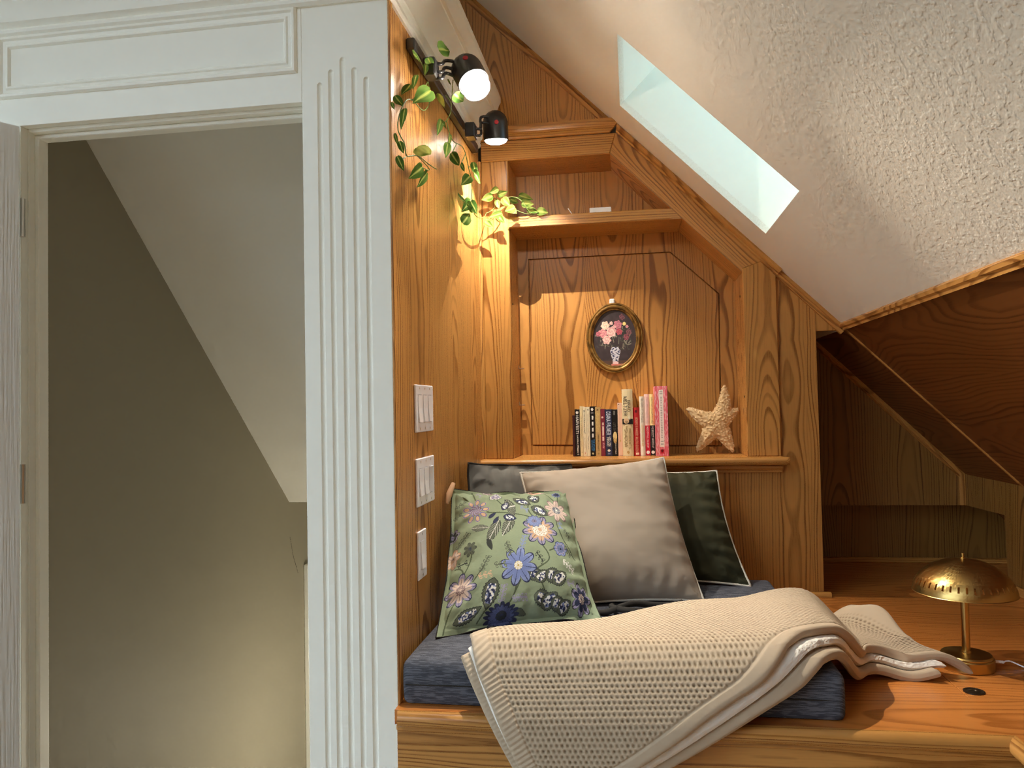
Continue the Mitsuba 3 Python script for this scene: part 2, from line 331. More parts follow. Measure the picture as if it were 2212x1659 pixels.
part(w, 'base_trim', cbox(1.188, 1.2, -2.6, 2.745, 0.672, 0.700, 0.003), 'oak_deep')

# sloping ceiling with the skylight opening; below x = 0.68 it is clad in oak
def slope_slab(xa, xb, ya, yb, th, hole=None):
    e = math.sqrt(2)
    if hole:
        hx0, hx1, hy0, hy1 = hole
        holes = [[(hx0 * e, hy0), (hx1 * e, hy0), (hx1 * e, hy1), (hx0 * e, hy1)]]
    else: holes = []
    m = trimesh.creation.extrude_polygon(Polygon([(xa * e, ya), (xb * e, ya), (xb * e, yb), (xa * e, yb)], holes), th, engine='earcut')
    v = np.array(m.vertices)
    s, y, h = v[:, 0], v[:, 1], v[:, 2]
    x = s / e; z = ROOF - x
    return fix(trimesh.Trimesh(np.c_[x + h / e, y, z + h / e], m.faces, process=False))
SX0, SX1, SY0, SY1 = -0.012, 0.414, 1.932, 2.404
c = struct('ceiling', 'sloping textured white ceiling')
part(c, 'drywall', slope_slab(-1.2, 0.690, -2.6, 3.32, 0.02, (SX0, SX1, SY0, SY1)), 'ceiling_texture')
kx, kz = 2.0 / math.hypot(2.0, .872), .872 / math.hypot(2.0, .872)   # unseen far side of the roof, with two skylights added to brighten the room
ADDED_SKYL = [(0.2, 2.0, -2.5, -1.45), (0.2, 2.0, -1.35, -0.2)]
ls = math.hypot(2.0, .872)
def far_slope(poly, holes, th):
    m = trimesh.creation.extrude_polygon(Polygon(poly, holes), th, engine='earcut'); v = np.array(m.vertices)
    return fix(trimesh.Trimesh(np.c_[-3.2 + v[:, 0] * kx - v[:, 2] * kz, v[:, 1], 2.55 + v[:, 0] * kz + v[:, 2] * kx], m.faces, process=False))
part(c, 'far_drywall', far_slope([(-.05, -2.6), (ls, -2.6), (ls, 3.32), (-.05, 3.32)], [[(a, y0), (b_, y0), (b_, y1), (a, y1)] for a, b_, y0, y1 in ADDED_SKYL], .02), 'ceiling_texture')
w = struct('wall_right', 'oak panelling on the low part of the roof slope')
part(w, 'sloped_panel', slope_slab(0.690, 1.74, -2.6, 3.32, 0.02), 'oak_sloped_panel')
part(w, 'level_trim', sweep([(0, 0), (.010, .0), (.014, .008), (.010, .016), (.014, .022), (0, .024)], [(.672, -2.6, roofz(.672)), (.672, YB, roofz(.672))], [(-.7071, 0, -.7071)] * 2, [(.7071, 0, -.7071)] * 2), 'oak_deep', 30)
part(w, 'sloped_trim', sweep([(0, 0), (.004, 0), (.004, .010), (0, .010)], [(.69, 2.615, roofz(.69)), (1.2, 2.615, roofz(1.2))], [(-.7071, 0, -.7071)] * 2, [(0, 1, 0)] * 2), 'oak_slope')

# skylight
s = struct('window_1', 'skylight with a white shaft in the sloping ceiling')
def on_roof(x, y, h): return (x + h / math.sqrt(2), y, ROOF - x + h / math.sqrt(2))
DEPTH = 0.58
def quad(a, b, c_, d_): return trimesh.Trimesh(np.array([a, b, c_, d_]), [[0, 1, 2], [0, 2, 3]], process=False)
def shaft_board(xa, xb, ya, yb):
    lo = [on_roof(x, y, .001) for x, y in ((xa, ya), (xb, ya), (xb, yb), (xa, yb))]; hi = [on_roof(x, y, DEPTH) for x, y in ((xa, ya), (xb, ya), (xb, yb), (xa, yb))]
    return trimesh.convex.convex_hull(np.array(lo + hi))
tb = 0.015
for a in ((SX0 - tb, SX0, SY0 - tb, SY1 + tb), (SX1, SX1 + tb, SY0 - tb, SY1 + tb), (SX0, SX1, SY0 - tb, SY0), (SX0, SX1, SY1, SY1 + tb)):
    part(s, 'shaft_board', shaft_board(*a), 'white_paint')
part(s, 'pane', quad(*[on_roof(x, y, DEPTH - .02) for x, y in ((SX0, SY0), (SX1, SY0), (SX1, SY1), (SX0, SY1))]), 'glass_pane')

# rest of the room (behind the camera and to the left): floor, window wall, rear wall
f = struct('floor', 'carpeted floor of the room')
part(f, 'carpet', cbox(-3.2, 1.3, -2.6, 1.62, -0.02, 0.0, 0.001), 'carpet')
w = struct('wall_rear', 'wall behind the camera')
part(w, 'plaster', prism([(-3.2, 0), (1.215, 0), (1.215, 1.0), (-1.2, 3.42), (-3.2, 2.55)], 'xz', -2.65, -2.6, [[(-3.1, 0.3), (-2.0, 0.3), (-2.0, 2.25), (-3.1, 2.25)]]), 'oak_panel')
w = struct('wall_window', 'wall with the large window on the left of the room')
WY0, WY1, WZ0, WZ1 = -2.45, 1.45, 0.2, 2.45
part(w, 'plaster', prism([(-2.6, 0), (1.62, 0), (1.62, 2.56), (-2.6, 2.56)], 'yz', -3.25, -3.2, [[(WY0, WZ0), (WY1, WZ0), (WY1, WZ1), (WY0, WZ1)]]), 'ceiling_texture')
w = struct('window_2', 'large daylight window on the left of the room')
for y in (WY0 + .02, -0.6, WY1 - .02): part(w, 'frame_post', cbox(-3.24, -3.2, y - .02, y + .02, WZ0, WZ1, .003), 'white_paint')
for x in (-3.08, -2.55, -2.02): part(w, 'rear_frame_post', cbox(x - .02, x + .02, -2.64, -2.6, .3, 2.25, .003), 'white_paint')
for z in (WZ0 + .02, WZ1 - .02): part(w, 'frame_rail', cbox(-3.24, -3.2, WY0, WY1, z - .02, z + .02, .003), 'white_paint')

# ------------------------------------------------------------------ bookcase
bk = thing('bookcase', 'built-in oak bookcase with a cut-off corner under the sloping ceiling', 'bookcase')
ZL, ZS = 1.124, 1.953               # ledge top, shelf top
YN = 2.80                           # niche back
ft = 0.022
def bev(poly, lo, hi):              # a frame board: its front arris eased by a slightly smaller front skin
    a = Polygon(poly)
    b = a.buffer(-0.0025, join_style='mitre')
    m1 = prism(list(a.exterior.coords)[:-1], 'xz', lo + .0025, hi)
    P = []
    ca, cb = np.array(a.exterior.coords)[:-1], np.array(b.exterior.coords)[:-1]
    pts = [(x, lo + .0025, z) for x, z in ca] + [(x, lo, z) for x, z in cb] + [(x, hi, z) for x, z in ca]
    h = trimesh.convex.convex_hull(np.array(pts))
    return h if a.convex_hull.area - a.area < 1e-6 else m1
part(bk, 'stile', bev([(-0.494, ZL), (-0.400, ZL), (-0.400, 2.149), (-0.494, 2.149)], YF, YF + ft), 'oak_upright')
part(bk, 'stile', bev([(0.3710, ZL), (0.4768, ZL), (0.4768, 1.7135), (0.4310, 1.7605), (0.3710, 1.7385)], YF, YF + ft), 'oak_upright')
part(bk, 'header', bev([(-0.494, 2.1495), (-0.0515, 2.1495), (-0.0298, 2.2190), (-0.494, 2.2190)], YF, YF + ft), 'oak_level')
part(bk, 'sloping_rail', bev([(-0.0508, 2.1488), (0.1450, 1.953), (0.1835, 1.9145), (0.3705, 1.7275), (0.3706, 1.7392), (0.4304, 1.7612), (-0.0292, 2.2190)], YF, YF + ft), 'oak_slope')
hm = [(0, 0), (.010, 0), (.013, .006), (.011, .014), (.018, .020), (.022, .034), (.022, .044), (0, .044)]
part(bk, 'top_moulding', sweep(hm, [(-0.494, YF, 2.2195), (-0.0490, YF, 2.2195)], [(0, -1, 0)] * 2, [(0, 0, 1), (.95, 0, 1)]), 'oak_level', 30)
sl = [(0, 0), (.010, 0), (.013, .004), (.010, .010), (.018, .015), (.018, .024), (0, .024)]
part(bk, 'slope_moulding', sweep(sl, [(-0.0292, YF, 2.2195), (0.4785, YF, 1.7118)], [(0, -1, 0)] * 2, [(.2, 0, 1.0), (.7071, 0, .7071)]), 'oak_slope', 30)
part(bk, 'shelf', cbox(-0.402, 0.150, YF + .0005, YN, 1.9148, ZS, 0.003), 'oak_level')
part(bk, 'shelf', prism([(0.145, 1.9148), (0.1815, 1.9148), (0.145, ZS)], 'xz', YF + .001, YN), 'oak_level')
part(bk, 'side_board', cbox(-0.415, -0.4005, YF + ft, YN, ZL, 2.149, 0.001), 'oak_upright')
part(bk, 'side_board', cbox(0.3712, 0.386, YF + ft, YN, ZL, 1.728, 0.001), 'oak_upright')
part(bk, 'top_board', cbox(-0.415, -0.050, YF + ft, YN, 2.150, 2.164, 0.001), 'oak_level')
part(bk, 'slope_board', prism([(-0.0505, 2.150), (0.3712, 1.7278), (0.383, 1.7396), (-0.0385, 2.162)], 'xz', YF + ft, YN), 'oak_slope')
ins = [(-0.3590, 1.160), (0.3095, 1.150), (0.3150, 1.686), (0.1504, 1.842), (-0.3590, 1.840)]
gp = list(Polygon(ins).buffer(.0032, join_style='mitre').exterior.coords)[:-1]
part(bk, 'back_panel', prism([(-0.415, 1.10), (0.386, 1.10), (0.386, 1.735), (-0.045, 2.166), (-0.415, 2.166)], 'xz', YN, YN + .010, [gp]), 'oak_panel')
part(bk, 'backing_board', cbox(-0.40, 0.37, YN + .0105, YN + .016, 1.12, 1.88, .001), 'oak_panel')
part(bk, 'access_panel', bev(ins, YN - .0035, YN + .010), 'oak_panel', label='cut-cornered oak access panel set into the back')
LY = 2.548
nose = [(0, 0)] + [(.013 * math.sin(a) , .013 * (1 - math.cos(a))) for a in np.linspace(.15, math.pi - .15, 9)] + [(0, .026)]
part(bk, 'ledge', cbox(-0.5045, 0.4780, LY + .012, YN + .002, ZL - .026, ZL - .0003, .001), 'oak_level')
part(bk, 'ledge_nosing', sweep([(p * 1.0, q) for p, q in nose], [(-0.5045, LY + .012, ZL - .0262), (0.482, LY + .012, ZL - .0262), (.494, LY + .013, ZL - .0262)], [(0, -1, 0), (0, -1, 0), (.0, -.55, 0)], [(0, 0, 1)] * 3), 'oak_level', 50, label='rounded front edge of the ledge')
part(bk, 'under_moulding', sweep([(0, 0), (.016, 0), (.022, -.004), (.020, -.012), (.010, -.018), (.008, -.026), (0, -.026)], [(-0.5045, YB - .006, ZL - .0265), (0.478, YB - .006, ZL - .0265)], [(0, -1, 0)] * 2, [(0, 0, 1)] * 2), 'oak_level', 30)
for y, z in ((2.765, 1.4384), (2.768, 1.3065)):
    k = part(bk, 'shelf_clip', join(cbox(-.4005, -.380, y - .006, y + .006, z - .0015, z + .0015, .0005), cbox(-.4005, -.3985, y - .005, y + .005, z - .001, z + .012, .0005)), 'steel', label='small metal shelf clip')
for x, y, z in ((-.4005, 2.655, 1.66), (.3712, 2.668, 1.656), (.3712, 2.632, 1.319)):
    part(bk, 'peg_hole', cyl((x - .0012 if x > 0 else x - .0006, y, z), (x + .0006 if x > 0 else x + .0012, y, z), .0035, 12), 'gap_black')  # black discs painted in for the dark inside the holes

# ------------------------------------------------------------------ bench
ZB = 0.672
LX0, LX1, LYa, LYb = 0.684, 1.16, 1.757, 2.33        # the lid in the seat board
b = thing('bench', 'built-in honey oak window bench running under the bookcase and round to the right', 'bench')
lidhole = [(LX0 - .002, LYa - .002), (LX1 + .002, LYa - .002), (LX1 + .002, LYb + .002), (LX0 - .002, LYb + .002)]
for x0, x1, y0, y1, hole in ((-0.5045, 0.600, 1.573, 2.6145, []), (0.600, 1.1995, 1.573, 3.18, [lidhole]), (0.690, 1.1995, -2.55, 1.573, []), (1.1995, 1.70, 2.70, 3.18, [])):
    part(b, 'seat_board', prism([(x0, y0), (x1, y0), (x1, y1), (x0, y1)], 'xy', ZB - .03, ZB, hole), 'oak_bench')
part(b, 'lid_rebate', cbox(LX0 - .02, LX1 + .02, LYa - .02, LYb + .02, ZB - .040, ZB - .0305, .001), 'oak_bench')
R = .0165
bn = [(0, 0), (.004, 0)] + [(.004 + R * math.sin(a), R * (1 - math.cos(a))) for a in np.linspace(.1, math.pi - .1, 11)] + [(.004, 2 * R), (0, 2 * R)]
NY, NX = 1.574, 0.691
part(b, 'nosing', sweep(bn, [(-0.4985, NY, ZB - 2 * R), (NX, NY, ZB - 2 * R)], [(.25, -1, 0), (-1, -1, 0)], [(0, 0, 1)] * 2), 'oak_level', 50, label='rounded oak front edge')
part(b, 'nosing', sweep(bn, [(NX, NY, ZB - 2 * R), (NX, -2.55, ZB - 2 * R)], [(-1, -1, 0), (-1, 0, 0)], [(0, 0, 1)] * 2), 'oak_deep', 50)
part(b, 'front_board', cbox(-0.5045, 0.712, 1.588, 1.606, 0, ZB - .031, .001), 'oak_level')
part(b, 'front_board', cbox(0.708, 0.726, -2.55, 1.5875, 0, ZB - .031, .001), 'oak_deep')
part(b, 'cove_moulding', cbox(-0.5045, 0.708, 1.580, 1.588, ZB - .048, ZB - .0335, .003), 'oak_level')
lidk = part(b, 'lid', cbox(LX0, LX1, LYa, LYb, ZB - .030, ZB + .0003, .0012), 'oak_bench', label='flush lid in the seat board')
rp = lathe([(0, 0), (.021, 0), (.021, .0022), (.0185, .003), (.0165, .0016), (.012, .0014), (.010, .0028), (.0065, .0028), (.005, .0014), (0, .0014)], 32, origin=(0.7085, 1.793, ZB + .0004))
scene[lidk + '__ring_pull'] = mikit.ply(rp, 'dark_metal', smooth=40)
labels[lidk + '__ring_pull'] = {'label': 'dark round flush ring pull'}

# ------------------------------------------------------------------ seat cushion
cu = thing('seat_cushion', 'flat charcoal grey seat cushion lying on the oak bench', 'cushion')
def cushion_mesh():
    x0, x1, y0, y1, z0, z1, r = -.497, .402, 1.603, 2.43, ZB + .002, .765, .018
    sp = [m3.Manifold.sphere(r, 24).translate([x, y, z]) for x in (x0 + r, x1 - r) for y in (y0 + r, y1 - r) for z in (z0 + r * .6, z1 - r)]
    m = from_man(m3.Manifold.batch_hull(sp).refine_to_length(.016))
    v = np.array(m.vertices)
    inx = np.clip((v[:, 0] - x0) * (x1 - v[:, 0]) / .06, 0, 1); iny = np.clip((v[:, 1] - y0) * (y1 - v[:, 1]) / .06, 0, 1)
    v[:, 2] += np.where(v[:, 2] > .71, .006 * inx * iny, 0) + .004 * (meshkit.fbm(v * [7, 7, 20], 3) - .5) * (v[:, 2] > .69)
    v[:, 2] = np.maximum(v[:, 2], ZB + .0015)
    v[:, 1] += np.where(v[:, 1] < 1.63, -.006 * np.sin(np.clip((v[:, 2] - z0) / (z1 - z0), 0, 1) * math.pi) + .004 * (meshkit.fbm(v * [9, 9, 9], 3, 4) - .5), 0)
    v[:, 0] = np.maximum(v[:, 0], -.5035)
    return trimesh.Trimesh(v, m.faces, process=False)
part(cu, 'body', cushion_mesh(), 'heather_cloth', True)
part(cu, 'seam', tube([(-.488, 1.5985, .716), (-.2, 1.596, .717), (.1, 1.596, .716), (.3, 1.5965, .715), (.390, 1.5995, .714)], .0016, 6, 30), 'dark_cloth', True)
part(cu, 'tie_strap', tube([(-.11, 2.0, .777), (-.07, 1.965, .781), (-.03, 1.985, .792), (.01, 2.03, .786), (.06, 2.055, .777), (.12, 2.08, .779)], [.008] * 40, 8, 40), 'dark_cloth', True)
part(cu, 'tie_strap', tube([(-.06, 2.04, .777), (-.055, 1.99, .784), (-.02, 1.955, .788), (.02, 1.975, .782), (.03, 2.01, .776)], [.008] * 30, 8, 30), 'dark_cloth', True)

# ------------------------------------------------------------------ pillows
def pillow_grid(C, thick, n, concave=.05, flange=0., seed=0, wrinkle=.004, back=.85, ear=.0, pw=2.3):
    """Front and back vertex grids (n x n x 3) and the edge loop of a pillow whose corners are C = TL, TR, BR, BL."""
    TL, TR, BR, BL = [np.array(c, float) for c in C]
    s, t = np.meshgrid(np.linspace(-1, 1, n), np.linspace(-1, 1, n))
    s0, t0 = s.copy(), t.copy()
    cs = 1 - concave * (1 - t ** 2) * np.abs(s) ** 2; ct = 1 - concave * (1 - s ** 2) * np.abs(t) ** 2
    s, t = s * cs, t * ct
    a, b_ = (s + 1) / 2, (1 - t) / 2          # a: left to right, b_: top to bottom
    P = ((1 - b_) * (1 - a))[..., None] * TL + ((1 - b_) * a)[..., None] * TR + (b_ * a)[..., None] * BR + (b_ * (1 - a))[..., None] * BL
    N = np.cross(TR - TL + BR - BL, TL - BL + TR - BR); N /= np.linalg.norm(N)
    f = 1 - flange
    u, v = np.clip(np.abs(s0) / f, 0, 1), np.clip(np.abs(t0) / f, 0, 1)
    h = thick * (1 - u ** pw) ** .62 * (1 - v ** pw) ** .62
    edge = np.maximum(np.abs(s0), np.abs(t0))
    q = np.stack([s0 * 2.2, t0 * 2.2, 0 * s0 + seed], -1)
    rad = np.clip((edge - .45) / .4, 0, 1) * np.clip((1 - edge) / .06, 0, 1)
    ang = np.where(np.abs(s0) > np.abs(t0), t0, s0)
    wr = wrinkle * rad * (np.sin(ang * 26 + 5 * meshkit.noise(q * 1.3, seed)) * .5 + (meshkit.fbm(q * 4, 3, seed) - .5)) + wrinkle * 1.5 * (meshkit.fbm(q, 3, seed + 3) - .5)
    h1 = h + wr * (h > .0015)
    if flange:
        fl = np.clip((edge - f) / flange, 0, 1)
        P = P + N * (fl * .0055 * np.sin(ang * 9 + seed * 2 + 4 * meshkit.noise(q, seed)))[..., None]
        h1 = np.maximum(h1, .0018); h = np.maximum(h, .0018)
    return P + N * h1[..., None], P - N * (h * back)[..., None], N, (s0, t0)

def grid_faces(n, m, flip=False, off=0):
    i, j = np.meshgrid(np.arange(n - 1), np.arange(m - 1), indexing='ij')
    a = (i * m + j).ravel() + off
    q = np.c_[a, a + m, a + m + 1, a + 1]
    f = np.vstack([q[:, [0, 1, 2]], q[:, [0, 2, 3]]])
    return f[:, ::-1] if flip else f

def loop_idx(n):
    return [(0, j) for j in range(n)] + [(i, n - 1) for i in range(1, n)] + [(n - 1, j) for j in range(n - 2, -1, -1)] + [(i, 0) for i in range(n - 2, 0, -1)]

def closed_sheet(Fg, Bg):
    n, m = Fg.shape[:2]
    V = np.vstack([Fg.reshape(-1, 3), Bg.reshape(-1, 3)]); o = n * m
    lp = [(0, j) for j in range(m)] + [(i, m - 1) for i in range(1, n)] + [(n - 1, j) for j in range(m - 2, -1, -1)] + [(i, 0) for i in range(n - 2, 0, -1)]
    k = np.array([i * m + j for i, j in lp]); k2 = np.roll(k, -1)
    side = np.vstack([np.c_[k, k2, k2 + o], np.c_[k, k2 + o, k + o]])
    F = np.vstack([grid_faces(n, m), grid_faces(n, m, True, o), side])
    return fix(trimesh.Trimesh(V, F, process=False))

def piping(Fg, Bg, r):
    n = Fg.shape[0]; mid = [(Fg[i, j] + Bg[i, j]) / 2 for i, j in loop_idx(n)]
    return tube(np.array(mid + mid[:1]), r, 7)

p = thing('pillow', 'dark grey linen pillow with a frilled edge, at the back in the left corner', 'pillow')
Fg, Bg, N, _ = pillow_grid([(-.480, 2.225, 1.137), (-.200, 2.530, 1.108), (-.165, 2.42, .772), (-.455, 2.115, .772)], .042, 70, .03, .07, 2, .006)
part(p, 'cover', closed_sheet(Fg, Bg), 'grey_linen', True)
part(p, 'edge_cord', piping(Fg, Bg, .0032), 'dark_cloth', True)

p = thing('pillow', 'dark olive velvet pillow with white piping, on the right behind the taupe one', 'pillow')
Fg, Bg, N, _ = pillow_grid([(-.12, 2.56, 1.10), (.262, 2.515, 1.085), (.327, 2.305, .771), (-.10, 2.31, .771)], .060, 90, .085, 0, 5, .009)
part(p, 'cover', closed_sheet(Fg, Bg), 'olive_velvet', True)
part(p, 'piping', piping(Fg, Bg, .0036), 'white_cord', True, label='white piping')

p = thing('pillow', 'large taupe velvet pillow with pale piping, in the middle of the pillows', 'pillow')
Fg, Bg, N, _ = pillow_grid([(-.326, 2.245, 1.106), (.0935, 2.395, 1.136), (.180, 2.135, .770), (-.245, 2.025, .771)], .105, 110, .055, 0, 9, .004)
part(p, 'cover', closed_sheet(Fg, Bg), 'taupe_velvet', True)
part(p, 'piping', piping(Fg, Bg, .0036), 'white_cord', True, label='pale piping')

# the printed pillow: the print is a function of the cloth's own (u, v)
GREEN = np.array(lin(142, 155, 128)); INK = np.array(lin(58, 62, 58)); LEAFC = np.array(lin(92, 98, 84)); BLUE = np.array(lin(134, 146, 188)); NAVY = np.array(lin(54, 58, 84))
PEACH = np.array(lin(206, 172, 142)); PINKW = np.array(lin(212, 192, 180)); WHITE = np.array(lin(232, 230, 222)); LAV = np.array(lin(156, 150, 176)); STEMC = np.array(lin(88, 98, 76)); MAUVE = np.array(lin(134, 112, 116))
FSTEMS = [[(0.587, 0.351), (0.48, 0.307), (0.316, 0.277), (0.272, 0.26)], [(0.632, 0.537), (0.679, 0.617), (0.659, 0.669), (0.579, 0.715), (0.602, 0.763)], [(0.588, 0.207), (0.573, 0.274), (0.604, 0.337)], [(0.789, 0.339), (0.79, 0.425), (0.831, 0.53), (0.892, 0.63)], [(0.738, 0.073), (0.805, 0.145), (0.82, 0.193)], [(0.858, 0.108), (0.839, 0.17)], [(0.454, 0.769), (0.442, 0.843), (0.4, 0.905)], [(0.48, 0.772), (0.442, 0.843)], [(0.111, 0.684), (0.097, 0.64), (0.055, 0.615)], [(0.111, 0.684), (0.152, 0.601), (0.152, 0.543)], [(0.179, 0.734), (0.241, 0.66)], [(0.345, 0.153), (0.38, 0.213)], [(0.166, 0.017), (0.182, 0.133)], [(0.099, 0.805), (0.054, 0.879), (0.038, 0.991)], [(0.29, 0.892), (0.23, 0.965)], [(0.602, 0.763), (0.64, 0.843)], [(0.69, 0.865), (0.738, 0.902)], [(0.69, 0.588), (0.741, 0.569)]]
def floral(u, v):
    col = np.tile(GREEN, (len(u), 1)) * (0.95 + .1 * meshkit.fbm(np.c_[u * 90, v * 300, u * 0], 2))[:, None]
    def put(mask, c):
        col[mask] = c
    def rel(cx, cy, ang=0):
        x, y = u - cx, v - cy; a = math.radians(ang)
        return x * math.cos(a) + y * math.sin(a), -x * math.sin(a) + y * math.cos(a)
    def stem(pts, w=.0045):
        P = np.array(pts); t = np.arange(len(P))
        if len(P) > 2: P = CubicSpline(t, P)(np.linspace(0, t[-1], 16))
        for a, b_ in zip(P[:-1], P[1:]):
            d = b_ - a; h = np.clip(((u - a[0]) * d[0] + (v - a[1]) * d[1]) / (d @ d + 1e-12), 0, 1)
            put((u - a[0] - h * d[0]) ** 2 + (v - a[1] - h * d[1]) ** 2 < w * w, STEMC)
    def leaf(cx, cy, L, W, ang, c=LEAFC, berries=True, veins=False):
        x, y = rel(cx, cy, ang); x = x / (L / 2); y = y / (W / 2)
        w = (1 - np.clip(np.abs(x), 0, 1) ** 2) ** .8 * (1 - .25 * x) * (1 + .07 * np.sin(x * 30))
        ins = (np.abs(x) < 1) & (np.abs(y) < w)
        put(ins, c); put(ins & (np.abs(y) > w - .14), INK)
        if berries:
            g = (np.abs(x) < .62) & (np.abs(y) < w * .55)
            put(g, NAVY)
            k = meshkit.noise(np.c_[x * 5 * L / W, y * 5, 0 * x + cx * 50], 7)
            put(g & (k > .52), WHITE); put(g & (k > .44) & (k < .50), BLUE)
        if veins: put(ins & ((np.abs(y) < .06) | (np.abs(np.sin((x - np.abs(y) * .7) * 11)) < .16)), WHITE * .8)
    def flower(cx, cy, r, n, outer, inner, rim=INK, core=WHITE, sq=1.0, ang=0, pet=.45, dot=NAVY, core_r=.3):
        x, y = rel(cx, cy, ang); y = y / sq
        rr = np.hypot(x, y) / r; th = np.arctan2(y, x)
        prof = 1 - pet + pet * np.abs(np.cos(th * n / 2)) ** .7
        put(rr < prof, rim); m = rr < prof - .07; put(m, outer)
        mm = m & (rr < prof * .72); put(mm, inner)
        put(m & (np.abs(np.sin(th * n / 2)) < .10) & (rr > core_r), rim)
        put(m & (np.abs(np.cos(th * n / 2)) > .995) & (rr > core_r) & (rr < .75), rim)
        put(rr < core_r, core); put((rr < core_r) & (np.sin(th * 9) * np.sin(rr * 40) > .2), dot); put(rr < core_r * .25, dot)
    def loops(cx, cy, r, n, c):
        x, y = rel(cx, cy); rr = np.hypot(x, y) / r; th = np.arctan2(y, x)
        for k in range(n):
            a = 2 * math.pi * k / n; lx = (x * math.cos(a) + y * math.sin(a)) / r - .68; ly = (-x * math.sin(a) + y * math.cos(a)) / r
            e = (lx / .3) ** 2 + (ly / .17) ** 2
            put((e < 1), PEACH); put((e > .45) & (e < .85), c)
        put(rr < .42, LAV); put((rr < .42) & (np.sin(th * 8 + rr * 30) > .3), MAUVE)
    def sprig(cx, cy, L, ang, c, n=4):
        x, y = rel(cx, cy, ang); x = x / L; n = max(2, int(L / .021))
        put((np.abs(x) < .5) & (np.abs(y) < .003), c)
        for k in range(n):
            for sgn in (1, -1):
                ex, ey = x * L - (-.4 + .8 * k / max(1, n - 1)) * L - sgn * .004, y - sgn * .011
                e = ((ex - sgn * ey * .5) / .0085) ** 2 + (ey / .010) ** 2
                put(e < 1, c); put(e < .3, GREEN)
    for s_ in FSTEMS: stem(s_)
    leaf(.536, .182, .15, .085, 32); leaf(.641, .147, .125, .095, -38); leaf(.663, .279, .15, .095, 28)
    leaf(.319, .035, .16, .06, 28, MAUVE, False, True); leaf(.440, .238, .075, .19, -12, LEAFC, False, True); leaf(.304, .430, .20, .075, 118, LEAFC, False, True)
    leaf(.407, .40, .17, .075, 120, LEAFC, False, True); leaf(.21, .388, .13, .05, 8, LEAFC, False, True); leaf(.278, .52, .09, .035, 70, INK, False)
    leaf(.291, .826, .18, .105, 103); leaf(.166, .92, .17, .075, -18); leaf(.488, .946, .08, .035, 15, LEAFC, False)
    for cx, cy, r in ((.60, .745, .11), (.723, .757, .13), (.649, .883, .13), (.749, .918, .11)):
        leaf(cx - .02, cy, r, r * .75, 20); leaf(cx + .02, cy + .01, r, r * .7, -35)
    loops(.181, .234, .105, 9, np.array(lin(96, 100, 160)))
    flower(.339, .116, .052, 5, WHITE, LAV, NAVY, WHITE, .7, 0, .3, LAV, .2)
    leaf(.402, .225, .10, .055, -60, NAVY); leaf(.426, .335, .10, .06, 15, NAVY); leaf(.30, .30, .07, .03, -35, NAVY, False); leaf(.325, .345, .07, .03, -55, NAVY, False)
    flower(.81, .255, .105, 8, PINKW, PINKW, MAUVE, NAVY, 1, 10, .5, WHITE, .34)
    flower(.856, .076, .042, 9, BLUE, NAVY, NAVY, NAVY, .9); flower(.661, .045, .10, 7, PINKW, PEACH, MAUVE, PEACH, .4, 8, .4, MAUVE)
    flower(.637, .440, .135, 9, LAV, PEACH, NAVY, WHITE, .85, 10, .4, PEACH, .42); flower(.603, .372, .062, 11, BLUE, BLUE, NAVY, LAV, .8, 0, .3)
    flower(.776, .572, .055, 6, BLUE, LAV, NAVY, BLUE, 1, 0, .25, NAVY, .5)
    flower(.466, .681, .125, 8, BLUE, np.array(lin(116, 130, 178)), NAVY, WHITE, 1.0, 12, .45, np.array(lin(190, 170, 110)), .22)
    flower(.144, .521, .045, 7, LEAFC, LEAFC, INK, LEAFC, 1.1); flower(.105, .765, .10, 8, LAV, PINKW, NAVY, MAUVE, 1, 0, .5, PINKW, .3)
    flower(.372, .95, .11, 16, NAVY, np.array(lin(84, 92, 130)), NAVY, INK, .62, 0, .3); flower(.89, .885, .075, 7, LAV, NAVY, INK, PINKW, 1.4, 0, .5)
    flower(.035, .535, .05, 5, PEACH, PINKW, MAUVE, PEACH, 1.4); flower(.02, .37, .05, 6, LAV, INK, INK, LAV)
    for cx, cy, L, a_, c in ((.072, .144, .08, -20, LEAFC), (.052, .235, .05, -10, LEAFC), (.214, .072, .05, 60, LAV), (.509, .06, .08, 25, LEAFC), (.544, .258, .06, 40, BLUE), (.811, .388, .05, 90, BLUE), (.506, .527, .10, -70, BLUE),
                             (.615, .635, .08, 60, INK), (.821, .685, .10, 40, WHITE), (.254, .712, .08, 0, PEACH), (.48, .87, .09, 0, LAV), (.37, .835, .10, -80, LAV), (.825, .795, .05, 10, LAV), (.249, .639, .10, -60, LEAFC),
                             (.093, .439, .11, -45, LEAFC), (.103, .604, .06, 0, INK), (.405, .564, .09, 70, LEAFC), (.351, .663, .07, 0, LEAFC), (.859, .446, .07, 60, LEAFC), (.838, .577, .07, 60, LEAFC)):
        sprig(cx, cy, L, a_, c)
    return col
p = thing('pillow', 'sage green pillow printed with blue and peach flowers, in front by the left wall', 'pillow')
n = 430
Fg, Bg, N, (ss, tt) = pillow_grid([(-.485, 2.045, 1.078), (-.178, 2.165, 1.066), (-.088, 1.930, .771), (-.458, 1.743, .7705)], .076, n, .055, .055, 4, .0060)
mesh = closed_sheet(Fg, Bg)
uu, vv = ((ss + 1) / 2).ravel(), ((1 - tt) / 2).ravel()
part(p, 'cover', mesh, 'cloth_print', True, color=np.vstack([floral(uu, vv), np.tile(np.array(lin(66, 60, 48)), (n * n, 1))]))
E2 = np.array([(Fg[i, j] + Bg[i, j]) / 2 for i, j in loop_idx(n)][::6])
part(p, 'edge_binding', tube(np.vstack([E2, E2[:1]]), .0019, 6), 'dark_cloth', True, label='dark edge binding')
